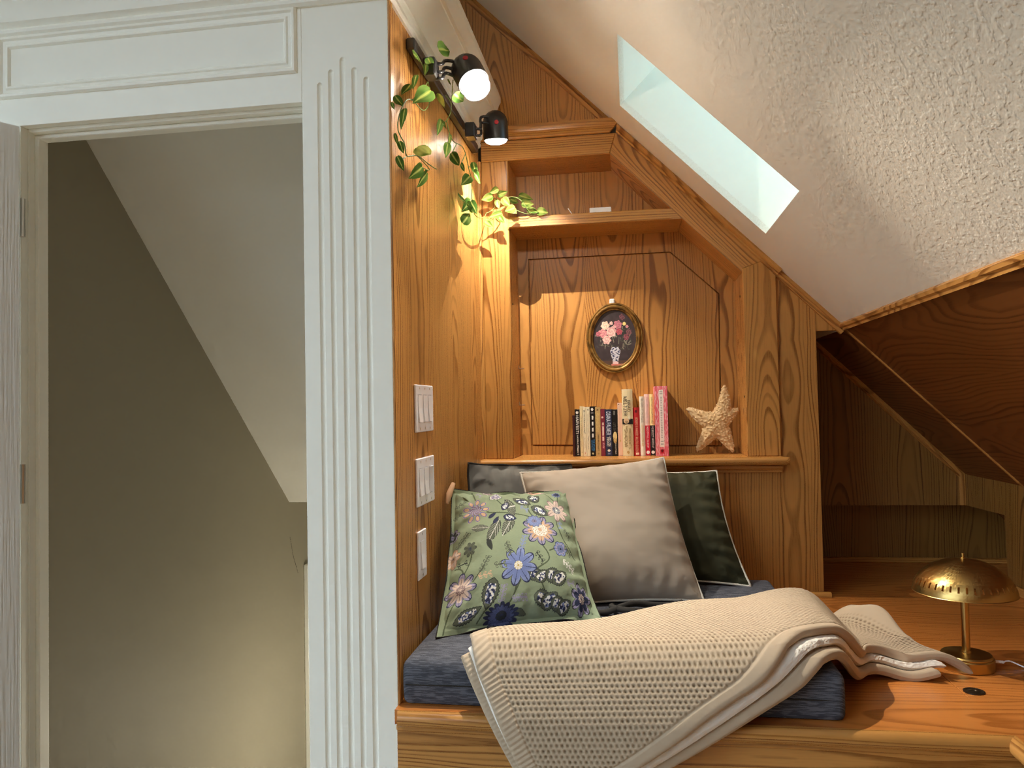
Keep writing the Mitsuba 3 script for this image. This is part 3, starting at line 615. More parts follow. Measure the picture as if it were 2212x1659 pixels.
part(p, 'corner_fold', tube([(-.492, 2.015, 1.045), (-.489, 2.03, 1.07), (-.482, 2.05, 1.096)], np.array([.004, .009, .006]), 8), 'peach_cloth', True, label='peach folded corner')

# ------------------------------------------------------------------ blanket: three folded layers draped over cushion and bench edge
bl = thing('blanket', 'folded beige knit blanket with white fleece lining, draped over the grey cushion and bench edge', 'blanket')
PROF = np.array([(1.606, .769), (1.590, .757), (1.576, .733), (1.560, .700), (1.549, .668), (1.543, .62), (1.541, .50), (1.541, .10)])
_s = np.r_[0, np.cumsum(np.linalg.norm(np.diff(PROF, axis=0), axis=1))]
PYI, PZI = PchipInterpolator(_s, PROF[:, 0]), PchipInterpolator(_s, PROF[:, 1])
def drape(a, b):
    X = -.345 + .86 * a + .505 * b; L = 1.612 + .50 * a - .86 * b
    L = L + .115 * np.exp(-((a - .775) / np.where(a < .775, .105, .21)) ** 2) * np.clip(b / .30, 0, 1.15) ** 1.6
    d = np.clip(1.606 - L, 0, .66)
    y = np.where(L >= 1.606, L, PYI(d)); z = np.where(L >= 1.606, .769, PZI(d))
    s = np.clip((X - .390) / .105, 0, 1); s = s * s * (3 - 2 * s)
    z = z - (.769 - .676) * s * (L >= 1.58)
    top = np.clip((L - 1.57) / .06, 0, 1)
    z = z + top * (.006 * np.sin(a * 13 + 1) * (1 - s) + .012 * np.exp(-((X - .345) / .07) ** 2)
                   + s * (.010 * np.sin(a * 30 + b * 9) + .022 * np.exp(-((X - .555) / .055) ** 2) * np.exp(-((b - .05) / .16) ** 2)
                        + .034 * np.exp(-((a - 1.035) / .045) ** 2) * np.exp(-((b - .13) / .08) ** 2)))
    z = z + .004 * top * (meshkit.fbm(np.stack([a * 7, b * 7, 0 * a], -1), 2, 3) - .3)
    return np.stack([X, np.broadcast_to(y, X.shape), np.broadcast_to(z, X.shape)], -1)
def layer(a0, a1, b0, b1, off, h, da, db, knit, rnd, tail=0.0, hem=True, lift=0.0):
    na, nb = int((a1 - a0) / da), int((b1 - b0) / db)
    ua, ub = np.meshgrid(np.linspace(0, 1, na), np.linspace(0, 1, nb), indexing='ij')
    a = a0 + (a1 - a0) * ua; b_ = b0 + (b1 - b0) * ub
    a = a + ua ** 6 * (-.085 * (ub - .5) + tail * np.clip((ub - .70) / .3, 0, 1) ** 2.5)
    e = 1e-3
    P = drape(a, b_); Na = drape(a + e, b_) - drape(a - e, b_); Nb = drape(a, b_ + e) - drape(a, b_ - e)
    N = np.cross(Nb, Na); N /= np.linalg.norm(N, axis=-1, keepdims=True)
    N = np.where(N[..., 2:] < -.05, -N, N)
    for _ in range(10):                       # soften the normals so that the stack rounds the cushion's edges
        Np = np.pad(N, ((4, 4), (4, 4), (0, 0)), mode='edge')
        N = (Np[:-8, 4:-4] + Np[8:, 4:-4] + Np[4:-4, :-8] + Np[4:-4, 8:] + N) / 5; N /= np.linalg.norm(N, axis=-1, keepdims=True)
    right = np.clip((P[..., 0] - .43) / .15, 0, 1)
    off = off * (1 + .15 * right) + lift * right * np.sin(np.clip(ua, 0, 1) * 9) * .5
    off = off - .046 * np.clip(tail * 16, 0, 1) * ua ** 12 * np.clip((ub - .70) / .3, 0, 1)
    ed = np.minimum(np.minimum(a - a0, (1 - ua) * (a1 - a0)), np.minimum(b_ - b0, b1 - b_))
    rn = np.sqrt(np.clip(1 - (1 - np.clip(ed / rnd, 0, 1)) ** 2, .0, 1)) * h / 2
    du = 0.0; hole = np.zeros_like(a)
    if knit:
        inner = (np.clip((a - a0 - .036) / .004, 0, 1) if hem else 1) * np.clip((b1 - .026 - b_) / .004, 0, 1) * np.clip((a1 - .02 - a) / .01, 0, 1)
        row = np.floor(a / .0092); fa = a / .0092 - row; fb = b_ / .0098 + .5 * (row % 2); fb = fb - np.floor(fb)
        hole = np.clip(1.25 - np.hypot((fa - .5) / .30, (fb - .5) / .33), 0, 1) * inner
        hole *= .75 + .5 * meshkit.noise(np.stack([a * 105, b_ * 105, 0 * a], -1))
        rib = (1 - np.clip((a - a0 - .036) / .004, 0, 1)) * np.clip((b1 - .03 - b_) / .01, 0, 1) if hem else 0
        du = -.0030 * hole + .0012 * rib * np.sin(b_ * 2 * math.pi / .0085) - .0035 * np.exp(-((b1 - .026 - b_) / .0018) ** 2) - (.003 * np.exp(-((a - a0 - .037) / .0016) ** 2) if hem else 0)
        fuzz = .0006 * (meshkit.fbm(np.stack([a * 420, b_ * 420, 0 * a], -1), 2) - .5)
        du = du + fuzz
    else:
        du = .004 * (meshkit.fbm(np.stack([a * 130, b_ * 130, 0 * a], -1), 3) - .5)
    top = P + N * (off + rn + du * (rn > h * .1))[..., None]; bot = P + N * (off - rn)[..., None]
    return closed_sheet(top, bot), np.r_[hole.ravel(), np.zeros(hole.size)]
def knit_color(hole, v):
    base = np.array(lin(175, 158, 136)); dark = np.array(lin(96, 79, 55)); k = np.clip(hole[:, None] * .85, 0, 1)
    return base[None] * (1 - k) + dark[None] * k
mC, hC = layer(-.024, .998, .000, .372, .0115, .021, .0026, .0026, True, .010)
part(bl, 'lower_layer', mC, 'cloth_print', True, color=knit_color(hC, mC.vertices))
mB, hB = layer(-.006, 1.012, .002, .350, .0300, .016, .005, .005, False, .010, .02)
part(bl, 'fleece_lining', mB, 'fleece', True, label='white fleece lining')
mA, hA = layer(.0, 1.030, -.006, .332, .0475, .020, .0019, .0019, True, .011, .080, lift=.006)
part(bl, 'upper_layer', mA, 'cloth_print', True, color=knit_color(hA, mA.vertices))

# ------------------------------------------------------------------ books on the ledge
def spine_text(txt, zt, zb, xc, hgt, y, color, bold=False):
    """Letters read downwards on a spine: from zt to zb, centred on xc."""
    m = meshkit.text_mesh(txt, hgt, .00035, bold)
    v = np.array(m.vertices); w_ = v[:, 0].max() - v[:, 0].min()
    k = (zt - zb) / w_
    v[:, 0] = (v[:, 0] - v[:, 0].min()) * k
    m = trimesh.Trimesh(np.c_[xc + v[:, 1] - hgt / 2, y - v[:, 2], zt - v[:, 0]], m.faces, process=False)
    return fix(m), color
def block(x0, x1, z0, z1, y, color):
    return cbox(x0, x1, y - .0003, y + .0004, z0, z1, .0001), color
def disc(xc, zc_, rx, rz, y, color):
    a = np.linspace(0, 2 * math.pi, 24, endpoint=False)
    return prism(np.c_[xc + rx * np.cos(a), zc_ + rz * np.sin(a)], 'xz', y - .00035, y + .0003), color
PAPER = lin(226, 212, 180)
def book(label, x, w_, h, dep, y, color, deco=(), hard=False):
    k = thing('book', label, 'book', 'books on the ledge')
    z0 = ZL + .0004
    ct_ = .0016 if hard else .0007
    if hard:      # case with a rounded back
        ov = .002
        prof = [(x, y + .005), (x + w_ * .25, y + .0012), (x + w_ * .5, y), (x + w_ * .75, y + .0012), (x + w_, y + .005), (x + w_, y + dep), (x + w_ - ct_, y + dep), (x + w_ - ct_, y + .006), (x + ct_, y + .006), (x + ct_, y + dep), (x, y + dep)]
    else:
        ov = .0003
        prof = [(x + .0006, y), (x + w_ - .0006, y), (x + w_, y + .0006), (x + w_, y + dep), (x + w_ - ct_, y + dep), (x + w_ - ct_, y + .0012), (x + ct_, y + .0012), (x + ct_, y + dep), (x, y + dep), (x, y + .0006)]
    m = prism(prof, 'xy', z0, z0 + h)
    part(k, 'cover', m, 'print', color=vcol(m, color))
    m = cbox(x + ct_ + .0001, x + w_ - ct_ - .0001, y + (.0062 if hard else .0013), y + dep - .001, z0 + ov, z0 + h - ov, .0004)
    part(k, 'pages', m, 'print', color=vcol(m, PAPER))
    for f in deco:
        mm, cc, nm = f(x, w_, z0, h, y)
        part(k, nm, mm, 'print', color=vcol(mm, cc))
def tx(s_, a, b_, off, hf, col, bold=False): return lambda x, w_, z, h, y: spine_text(s_, z + h * a, z + h * b_, x + w_ * off, w_ * hf, y, col, bold) + ('lettering',)
def bx(a, b_, l, r, col): return lambda x, w_, z, h, y: block(x + w_ * l, x + w_ * r, z + h * b_, z + h * a, y + .0001, col) + ('block_mark',)
def dc(c, off, rx, rz, col): return lambda x, w_, z, h, y: disc(x + w_ * off, z + h * c, w_ * rx, w_ * rz, y, col) + ('emblem',)
def bars(a, b_, off, wf, col, n): return [(lambda i: bx(a - (a - b_) * (i + .15) / n, a - (a - b_) * (i + .8) / n, off - wf / 2, off + wf / 2, col))(i) for i in range(n)]
WH, BK = lin(236, 234, 228), lin(20, 17, 18)
CREAM = lin(232, 214, 168); LIGHT = lin(238, 228, 198); NAV = lin(44, 50, 78); RED = lin(176, 30, 44); INKT = lin(70, 60, 52); GREYT = lin(150, 136, 112)
yb, sc = 2.690, 1.0
x = -.2040
books = [
 ('thin dark maroon book at the left end of the row', .0085, .142, .105, lin(64, 30, 34), [], False),
 ('black paperback with bold white slanted lettering, second from the left', .0172, .163, .105, BK, [dc(.93, .5, .3, .3, WH), tx('HARVEST!', .87, .48, .5, .52, WH, True), tx('LAURA LIPMAN', .45, .08, .52, .3, WH, True), dc(.04, .55, .22, .15, lin(150, 150, 150))], False),
 ('cream paperback with faint grey title, third from the left', .0110, .1735, .105, CREAM, [tx('THE SPACE BARBARIANS', .80, .36, .5, .32, GREYT), tx('GODWIN', .31, .20, .5, .28, GREYT), tx('A', .09, .06, .55, .3, lin(120, 90, 50))], False),
 ('cream paperback with black title, fourth from the left', .0118, .171, .105, LIGHT, [tx('BEYOND THE BLACK COMET', .93, .45, .45, .36, INKT, True), tx('ROBERT WELLS', .38, .17, .5, .28, GREYT), dc(.06, .5, .15, .15, RED)], False),
 ('off-white paperback with a small ring at the top, fifth from the left', .0126, .171, .105, LIGHT, [dc(.94, .5, .22, .22, INKT), dc(.94, .5, .14, .14, LIGHT), tx('A MISSION FOR THE GENERAL', .85, .46, .45, .30, GREYT), tx('Roger Fairbairn', .41, .14, .5, .34, INKT)], False),
 ('black paperback with white blocks and blue lettering', .0180, .172, .105, BK, [dc(.94, .45, .25, .3, WH), dc(.87, .45, .3, .16, lin(120, 120, 124))] + bars(.83, .35, .5, .34, WH, 4) + [tx('WRITTEN BY', .32, .11, .3, .25, lin(60, 140, 200), True), tx('THE STORM', .34, .10, .68, .3, lin(60, 140, 200), True), dc(.05, .45, .2, .2, lin(206, 196, 150))], False),
 ('tan paperback with gilt title', .0190, .1695, .105, lin(196, 164, 110), [bx(.96, .93, .3, .6, lin(120, 86, 50)), tx('Flashman Song', .88, .50, .5, .55, lin(232, 206, 130)), tx('John McDonald', .45, .11, .55, .32, lin(84, 62, 30), True), dc(.05, .5, .18, .16, lin(160, 130, 76))], False),
 ('slim maroon paperback with pink labels', .0150, .163, .105, lin(128, 44, 62), [dc(.82, .4, .25, .25, lin(236, 200, 196))] + [bx(.71, .65, .3, .72, lin(240, 206, 196)), bx(.63, .43, .3, .74, lin(240, 206, 196)), bx(.41, .32, .3, .74, lin(240, 206, 196)), tx('RED VINE', .28, .16, .55, .4, lin(240, 180, 190), True)], False),
 ('navy paperback with large pale author lettering', .0236, .161, .105, NAV, [tx('DIANA PALMER', .95, .45, .5, .60, lin(206, 216, 236), True), tx('LONG, TALL', .42, .20, .70, .2, WH, True), tx('PROUD', .40, .21, .38, .36, WH, True), dc(.115, .5, .22, .18, WH), bx(.07, .03, .3, .7, lin(110, 120, 160))], False),
 ('black paperback with a cream oval', .0197, .1605, .105, BK, [bx(.97, .88, .25, .6, lin(110, 110, 106)), tx('LIFE IN', .72, .54, .45, .42, lin(96, 92, 84)), dc(.42, .5, .36, .95 * .9, lin(236, 212, 150)), dc(.33, .5, .30, .5, lin(200, 160, 96)), tx('Steven Farah', .28, .04, .6, .28, lin(220, 214, 200))], False),
 ('narrow pale pink book beside the tall cream hardback', .0158, .183, .105, lin(236, 196, 172), [dc(.97, .3, .13, .1, BK), tx('THE ROAD LEADING HOME', .88, .30, .5, .18, lin(206, 150, 130)), dc(.28, .5, .12, .2, lin(190, 150, 60))], False),
 ('tall cream hardback with a torn-paper dark band', .0370, .229, .118, lin(236, 220, 178), [tx('BRAD', .83, .66, .64, .27, INKT), tx('MELTZER', .89, .60, .30, .33, INKT), bx(.555, .475, .02, .98, BK), dc(.525, .38, .26, .26, lin(222, 190, 150)), dc(.51, .40, .12, .12, BK), bx(.60, .54, .55, .75, LIGHT), tx('The', .455, .40, .42, .22, lin(160, 136, 90)), tx("PRESIDENT'S", .41, .10, .68, .22, lin(150, 128, 84)), tx('SHADOW', .40, .13, .34, .34, lin(150, 128, 84)), dc(.055, .5, .12, .14, lin(190, 160, 100))], True),
 ('red hardback between the tall cream one and the slim white one', .0229, .1655, .112, lin(184, 40, 44), [dc(.92, .45, .16, .22, lin(90, 16, 24)), tx('ROBERT B. PARKER', .79, .42, .5, .40, lin(240, 190, 160)), tx('WALKING SHADOW', .39, .08, .5, .40, lin(240, 190, 160)), bx(.065, .02, .3, .8, lin(240, 214, 190))], True),
 ('slim white hardback with grey title', .0173, .2035, .112, lin(240, 234, 216), [tx('RETURN OF THE RISHI', .96, .56, .52, .50, lin(130, 124, 116)), tx('DEEPAK CHOPRA MD', .52, .16, .5, .38, lin(206, 176, 110))], True),
 ('hardback with a pale pink top half and red bottom half', .0166, .2105, .112, lin(242, 208, 200), [bx(.49, .005, .0, 1.0, lin(190, 24, 52)), tx('DEEPAK CHOPRA MD', .95, .52, .5, .42, lin(200, 160, 160)), tx('RESTFUL SLEEP', .47, .13, .5, .42, WH), dc(.055, .5, .36, .36, WH)], True),
 ('hardback with a pale yellow top half and black bottom half', .0166, .2105, .112, lin(244, 226, 160), [bx(.49, .005, .0, 1.0, BK), tx('DEEPAK CHOPRA MD', .95, .52, .5, .42, lin(150, 134, 96)), tx('PERFECT WEIGHT', .47, .12, .5, .42, WH), dc(.055, .5, .36, .36, WH)], True),
]
for lab, w_, h, dep, col, deco, hard in books:
    book(lab, x + .0003, w_ * sc - .0005, h, dep if not hard else dep, yb if not hard else 2.798 - dep - .003, col, deco, hard)
    x += w_ * sc
# the tall pink hardback: mottled cover, white label strip
pk = thing('book', 'tall pink mottled hardback with a long white label, at the right end of the row', 'book', 'books on the ledge')
w_, h, dep, y = .0440, .2365, .135, 2.660
PINK = np.array(lin(222, 96, 112))
m = prism([(x + .0005, y), (x + w_, y), (x + w_, y + dep), (x + w_ - .003, y + dep), (x + w_ - .003, y + .004), (x + .0035, y + .004), (x + .0035, y + dep), (x + .0005, y + dep)], 'xy', ZL + .0004, ZL + .0004 + h)
for _ in range(5): m = m.subdivide() if len(m.faces) < 60000 else m
pv = np.array(m.vertices)
k_ = meshkit.noise(pv * 620, 3)[:, None]
colp = np.where(k_ > .62, np.array(lin(246, 190, 190)), PINK[None]); colp = np.where(pv[:, :1] > x + w_ - .0004, np.array(lin(96, 22, 36)), colp)
part(pk, 'cover', m, 'print', color=colp)
m = cbox(x + .0036, x + w_ - .0031, y + .0045, y + dep - .003, ZL + .003, ZL + h - .003, .0004)
part(pk, 'pages', m, 'print', color=vcol(m, PAPER))
m, c_ = block(x + w_ * .34, x + w_ * .68, ZL + h * .13, ZL + h * .95, y, lin(246, 226, 218)); part(pk, 'label_strip', m, 'print', color=vcol(m, c_))
els = [block(x + w_ * .44, x + w_ * .57, ZL + h * z_, ZL + h * (z_ + .012), y - .0003, lin(176, 160, 156)) for z_ in np.arange(.26, .86, .024)]
els += [block(x + w_ * .40, x + w_ * .62, ZL + h * z_, ZL + h * (z_ + .02), y - .0003, lin(190, 176, 170)) for z_ in (.16, .20, .885, .915)]
els += [block(x + w_ * .36, x + w_ * .66, ZL + h * .035, ZL + h * .095, y, lin(190, 34, 50)), disc(x + w_ * .5, ZL + h * .075, w_ * .09, w_ * .12, y - .0003, lin(110, 16, 28))]
mm = join(*[e[0] for e in els]); part(pk, 'lettering', mm, 'print', color=np.vstack([vcol(*e) for e in els]))

# ------------------------------------------------------------------ starfish
st = thing('starfish', 'dried cream starfish standing at the right end of the ledge', 'starfish')
sy0 = 2.735
sc_c = np.array([.292, 1.232])
tips = np.array([(.3215, 1.359), (.192, 1.283), (.3645, 1.279), (.2205, 1.136), (.3420, 1.1335)])
def star_mesh():
    M = None
    blobs = []
    for k, t_ in enumerate(tips):
        d = t_ - sc_c; L = np.linalg.norm(d); d = d / L; pn = np.array([-d[1], d[0]])
        bend = (-.010 if k == 0 else .006 if k == 1 else 0)
        prev = None
        for i in range(9):
            f = i / 8; r = .0285 * (1 - f) ** .9 + .0068
            c = sc_c + d * (L - .008) * f + pn * bend * math.sin(math.pi * f)
            s = m3.Manifold.sphere(r, 20).scale([1, .62, 1]).translate([c[0], sy0 + .012 * f ** 2 * (1 if k < 3 else -.2), c[1]])
            if prev is not None: blobs.append(m3.Manifold.batch_hull([prev, s]))
            prev = s
    M = m3.Manifold.batch_boolean(blobs, m3.OpType.Add).refine_to_length(.0030)
    m = from_man(M); m.merge_vertices()
    m = trimesh.smoothing.filter_taubin(m, iterations=14)
    v = np.array(m.vertices); nn = np.array(m.vertex_normals)
    q = v - [sc_c[0], sy0, sc_c[1]]
    bump = np.clip(meshkit.noise(q * 230, 2) - .5, 0, 1) * .013 + .004 * (meshkit.fbm(q * 120, 2, 4) - .5)
    ridge = np.zeros(len(v))
    for t_ in tips:
        d = t_ - sc_c; L = np.linalg.norm(d); d /= L
        al = q[:, 0] * d[0] + q[:, 2] * d[1]; ac = np.abs(-q[:, 0] * d[1] + q[:, 2] * d[0])
        ridge = np.maximum(ridge, np.exp(-(ac / .004) ** 2) * np.clip(al / .02, 0, 1) * (al < L))
    v = v + nn * (bump + .0025 * ridge * (nn[:, 1:2].ravel() < 0))[:, None]
    v[:, 1] = np.minimum(v[:, 1], 2.797)
    return trimesh.Trimesh(v, m.faces, process=False)
sm = star_mesh()
sc0 = np.array(lin(226, 196, 152)); sc1 = np.array(lin(198, 164, 118))
kk = meshkit.fbm(np.array(sm.vertices) * 150, 2, 9)[:, None]
part(st, 'body', sm, 'cloth_print', True, color=sc1 + (sc0 - sc1) * np.clip(kk * 2 - .5, 0, 1))
sp = []
for k, t_ in enumerate(tips):
    d = t_ - sc_c; L = np.linalg.norm(d); d = d / L; pn = np.array([-d[1], d[0]]); bend = (-.010 if k == 0 else .006 if k == 1 else 0)
    for sgn in (1, -1):
        for f in np.linspace(.34, .95, 17):
            r = .0285 * (1 - f) ** .9 + .0060
            c = sc_c + d * (L - .008) * f + pn * (bend * math.sin(math.pi * f) + sgn * r)
            yy = sy0 + .012 * f ** 2 * (1 if k < 3 else -.2) - .002
            if c[1] < ZL + .006: continue
            cone = trimesh.creation.cone(radius=.0018, height=.0052, sections=6)
            cone.apply_transform(trimesh.geometry.align_vectors([0, 0, 1], [pn[0] * sgn + d[0] * .3, -.15, pn[1] * sgn + d[1] * .3])); cone.apply_translation([c[0], yy, c[1]]); sp.append(cone)
spm = join(*sp); part(st, 'spines', spm, 'cloth_print', color=vcol(spm, lin(232, 206, 164)))
labels[st + '__spines'] = {'kind': 'stuff'}

# ------------------------------------------------------------------ oval picture
pic = thing('picture', 'small oval flower painting in an antique gold frame, hung above the books', 'picture')
pc = np.array([-.053, 2.797, 1.5405]); A_, B_ = .101, .1265
tilt_ = 0.0
th = np.linspace(0, 2 * math.pi, 97)[:-1]
fp = [(0, 0), (0, -.012), (.003, -.016), (.0055, -.016), (.007, -.0135), (.010, -.019), (.014, -.0215), (.0175, -.020), (.0195, -.0155), (.021, -.0135), (.023, -.0145), (.0255, -.0125), (.027, -.009), (.027, 0)]
ring_path = [(pc[0] + A_ * math.cos(t_), pc[1] - .003, pc[2] + B_ * math.sin(t_)) for t_ in th]
inw = [(-math.cos(t_) * .93, 0, -math.sin(t_) * .97) for t_ in th]
part(pic, 'frame', sweep(fp, ring_path, inw, [(0, 1, 0)] * len(th), closed=True), 'frame_gold', 40)
def painting(n=170):
    s, t_ = np.meshgrid(np.linspace(0, 1, n), np.linspace(0, 2 * math.pi, 2 * n), indexing='ij')
    a, b_ = .0775, .1010
    u, v = s * np.cos(t_), s * np.sin(t_)
    V = np.c_[(pc[0] + a * u).ravel(), np.full(u.size, pc[1] - .0095), (pc[2] + b_ * v).ravel()]
    F = grid_faces(n, 2 * n)
    U, Vv = u.ravel(), v.ravel()
    q = np.c_[U * 6, Vv * 6, 0 * U]
    col = np.array(lin(58, 48, 52))[None] * (.75 + .5 * meshkit.fbm(q, 3, 2))[:, None]
    tab = Vv < -.80; col[tab] = np.array(lin(92, 66, 56)) * .8
    def blob(cx, cy, r, c1, c2, sq=1.0):
        x, y = (U - cx) / r, (Vv - cy) / (r * .8 * sq); rr = np.hypot(x, y); an = np.arctan2(y, x)
        m_ = rr < 1 - .12 * np.sin(an * 6 + cx * 20)
        k = (.5 + .5 * np.sin(rr * 9 + an * 2 + meshkit.noise(q * 3, 5) * 4))[:, None]
        col[m_] = (np.array(c1) * k + np.array(c2) * (1 - k))[m_]
    rng = np.random.default_rng(4)
    for _ in range(80):     # foliage
        cx, cy, an, L = rng.uniform(-.85, .75), rng.uniform(-.42, .35), rng.uniform(0, 3.1), rng.uniform(.05, .15)
        x, y = U - cx, (Vv - cy); xr, yr = x * math.cos(an) + y * math.sin(an), -x * math.sin(an) + y * math.cos(an)
        col[(xr / L) ** 2 + (yr / .022) ** 2 < 1] = np.array(lin(*[(86, 86, 76), (64, 66, 58), (120, 116, 104), (48, 50, 48)][rng.integers(4)]))
    P1, P2, P3, P4 = lin(232, 196, 186), lin(206, 150, 150), lin(150, 60, 78), lin(196, 120, 134)
    for a_ in ((-.42, .45, .19, lin(236, 214, 196), lin(216, 180, 160)), (-.15, .22, .23, P1, P2), (-.55, .18, .19, lin(226, 160, 156), P4), (-.75, .16, .11, P4, P3), (-.36, -.06, .19, P1, P2), (.16, .47, .19, P4, lin(160, 100, 116)),
               (.22, .22, .14, P3, lin(190, 90, 100)), (.36, .74, .13, lin(120, 72, 84), lin(80, 52, 60)), (.46, .50, .08, lin(230, 200, 120), lin(236, 214, 150)), (.58, .40, .07, P4, P2), (.66, .20, .13, lin(128, 84, 92), lin(86, 58, 66)), (.54, .02, .13, lin(150, 78, 92), lin(100, 58, 68)), (-.14, .53, .08, P1, P2), (.0, .40, .08, P1, P4)):
        blob(*a_)
    # vase
    w_ = np.interp(Vv, [-.93, -.86, -.84, -.60, -.45, -.35, -.32], [.13, .13, .12, .20, .24, .15, .13])
    vm = (np.abs(U - .02) < w_) & (Vv > -.93) & (Vv < -.32)
    pat = (np.sin(U * 30 + 3 * np.sin(Vv * 22)) * np.sin(Vv * 26 + U * 8) > .25)
    col[vm] = np.where(pat[vm][:, None], np.array(lin(70, 74, 104)), np.array(lin(196, 194, 204)))
    ft_ = vm & (Vv < -.84); col[ft_] = np.array(lin(226, 190, 190))
    sh = (np.abs(Vv + .95) < .03) & (np.abs(U - .1) < .28); col[sh] = np.array(lin(196, 120, 106))
    m = trimesh.Trimesh(V, F, process=False)
    return m, col
pm, pcol = painting()
part(pic, 'canvas', pm, 'print', True, color=pcol, label='flower bouquet in a blue and white vase')
part(pic, 'backing', prism([(pc[0] + .0775 * math.cos(t_), pc[2] + .101 * math.sin(t_)) for t_ in th], 'xz', pc[1] - .0088, pc[1] - .004), 'dark_cloth')
hk = thing('adhesive_hook', 'small white adhesive hook above the oval picture', 'hook')
scene[hk] = mikit.ply(cbox(-.0688, -.0492, 2.786, 2.7963, 1.655, 1.683, .004), 'white_plastic')

tg = thing('plastic_tag', 'small white plastic block lying on the upper shelf', 'block')
scene[tg] = mikit.ply(cbox(-.1240, -.0505, 2.615, 2.640, ZS + .0005, ZS + .0195, .002), 'white_plastic')
ns = thing('wire_stub', 'thin white wire end sticking up from the upper shelf', 'wire')
scene[ns] = mikit.ply(tube([(-.183, 2.63, ZS + .0018), (-.190, 2.63, ZS + .013), (-.198, 2.63, ZS + .026)], .0013, 6), 'white_plastic')

# ------------------------------------------------------------------ switch plates
def switch(label, y0, w_, z1, n):
    k = thing('light_switch', label, 'light switch', None)
    z0 = z1 - .114
    def plate_board():
        m = cbox(XW + .0004, XW + .0055, y0, y0 + w_, z0, z1, .002)
        M_ = to_man(m)
        for i in range(n):
            yc = y0 + w_ / 2 + (i - (n - 1) / 2) * .046
            M_ = M_ - to_man(cbox(XW + .002, XW + .02, yc - .0168, yc + .0168, z0 + .0235, z1 - .0235, .0005))
        return from_man(M_)
    part(k, 'plate', plate_board(), 'white_plastic', 20)
    for i in range(n):
        yc = y0 + w_ / 2 + (i - (n - 1) / 2) * .046; zm = (z0 + z1) / 2
        up = (i == 2 and n == 3 and z1 < 1.2)
        a, b_ = (.0062, .0100) if not up else (.010, .0062)
        pr = [(XW + .0025, z0 + .025), (XW + b_, z0 + .025), (XW + .0068, zm), (XW + a, z1 - .025), (XW + .0025, z1 - .025)]
        part(k, 'rocker', prism(pr, 'xz', yc - .0156, yc + .0156), 'white_plastic')
        for z in (z0 + .0085, z1 - .0085):
            part(k, 'screw', cyl((XW + .0045, yc, z), (XW + .0060, yc, z), .0030, 12), 'steel')
switch('topmost white triple light switch on the oak wall', 1.755, .160, 1.358, 3)
switch('middle white triple light switch, between the two others on the oak wall', 1.755, .160, 1.182, 3)
switch('lowest white light switch with a single rocker, just above the cushion', 1.757, .072, 1.011, 1)

# ------------------------------------------------------------------ lamp rail with two spot lamps
rl = thing('lamp_rail', 'black rail under the white crown moulding holding the two spot lamps', 'rail')
part(rl, 'bar', cbox(XW + .0005, XW + .022, 1.735, 2.50, 2.148, 2.176, .003), 'black_metal')
part(rl, 'end_clip', cbox(XW + .0005, XW + .012, 2.5005, 2.512, 2.150, 2.170, .002), 'steel')
def spot(label, mount, pivot, axis, power, rods, bulge, beam, glow):
    k = thing('spot_lamp', label, 'lamp', None)
    ax = np.array(axis, float); ax /= np.linalg.norm(ax)          # from the dome to the bulb
    R_ = .0395
    prof = [(0, 0)] + [(R_ * math.sin(t_), R_ * (1 - math.cos(t_))) for t_ in np.linspace(.15, math.pi / 2, 10)] + [(R_, .092), (R_ - .002, .092), (R_ - .002, .045)] + [((R_ - .002) * math.sin(t_), .002 + (R_ - .002) * (1 - math.cos(t_))) for t_ in np.linspace(math.pi / 2, .15, 8)] + [(0, .004)]
    o = np.array(pivot) - ax * .05
    part(k, 'housing', lathe(prof, 40, ax, o), 'black_metal', 35)
    rb = .0345
    lens = lathe([(0, .086), (rb, .086), (rb, .092 + bulge)] + [(rb * math.cos(t_), .092 + bulge + .012 * math.sin(t_)) for t_ in np.linspace(.15, math.pi / 2 - .05, 6)] + [(0, .104 + bulge)], 32, ax, o)
    key = part(k, 'bulb', lens, 'white_plastic', 35)
    scene[key]['emitter'] = {'type': 'area', 'radiance': {'type': 'rgb', 'value': [glow * 1.0, glow * .91, glow * .77]}}
    bp = o + ax * (.1045 + bulge)
    scene[k + '_beam'] = {'type': 'spot', 'to_world': T().look_at(origin=[float(v) for v in bp], target=[float(v) for v in bp + ax], up=[0, 1, 0.01]),
                          'intensity': {'type': 'rgb', 'value': [power * 1.0, power * .91, power * .77]}, 'cutoff_angle': beam[1], 'beam_width': beam[0]}
    mt = np.array(mount)
    part(k, 'mount_block', cbox(mt[0] - .012, mt[0] + .018, mt[1] - .022, mt[1] + .022, mt[2] - .022, mt[2] + .022, .003), 'black_metal')
    side = np.cross(ax, [0, 1, 0]); side /= np.linalg.norm(side)
    out = np.array(pivot) - mt; out -= ax * (out @ ax); out /= np.linalg.norm(out)
    att = np.array(pivot) - out * (R_ - .004) - ax * .015
    for dz in rods:
        q = np.array([0, 0, dz])
        part(k, 'arm_rod', tube([mt + [.016, .006, dz], mt + [.026, .012, dz * 1.0], (mt + att) / 2 + [0.004, 0, dz * .9], att + q], .0042, 10, 16), 'black_metal', True)
    kn = np.array([.25, -.95, .0]); kn -= ax * (kn @ ax); kn /= np.linalg.norm(kn)
    kc = np.array(pivot) + kn * (R_ - .001) - ax * .006
    part(k, 'knob', lathe([(0, 0), (.0068, 0), (.0068, .0025), (.005, .004), (0, .004)], 20, kn, kc), 'red_knob', 30, label='red round knob')
    return k
spot('lower black spot lamp with a bright bulb, near the bookcase', (-.464, 2.275, 2.140), (-.404, 2.385, 2.190), (.0, .16, -1), LAMP_POWER[0], (-.010, .010), .002, (36, 51), BULB_GLOW[0])
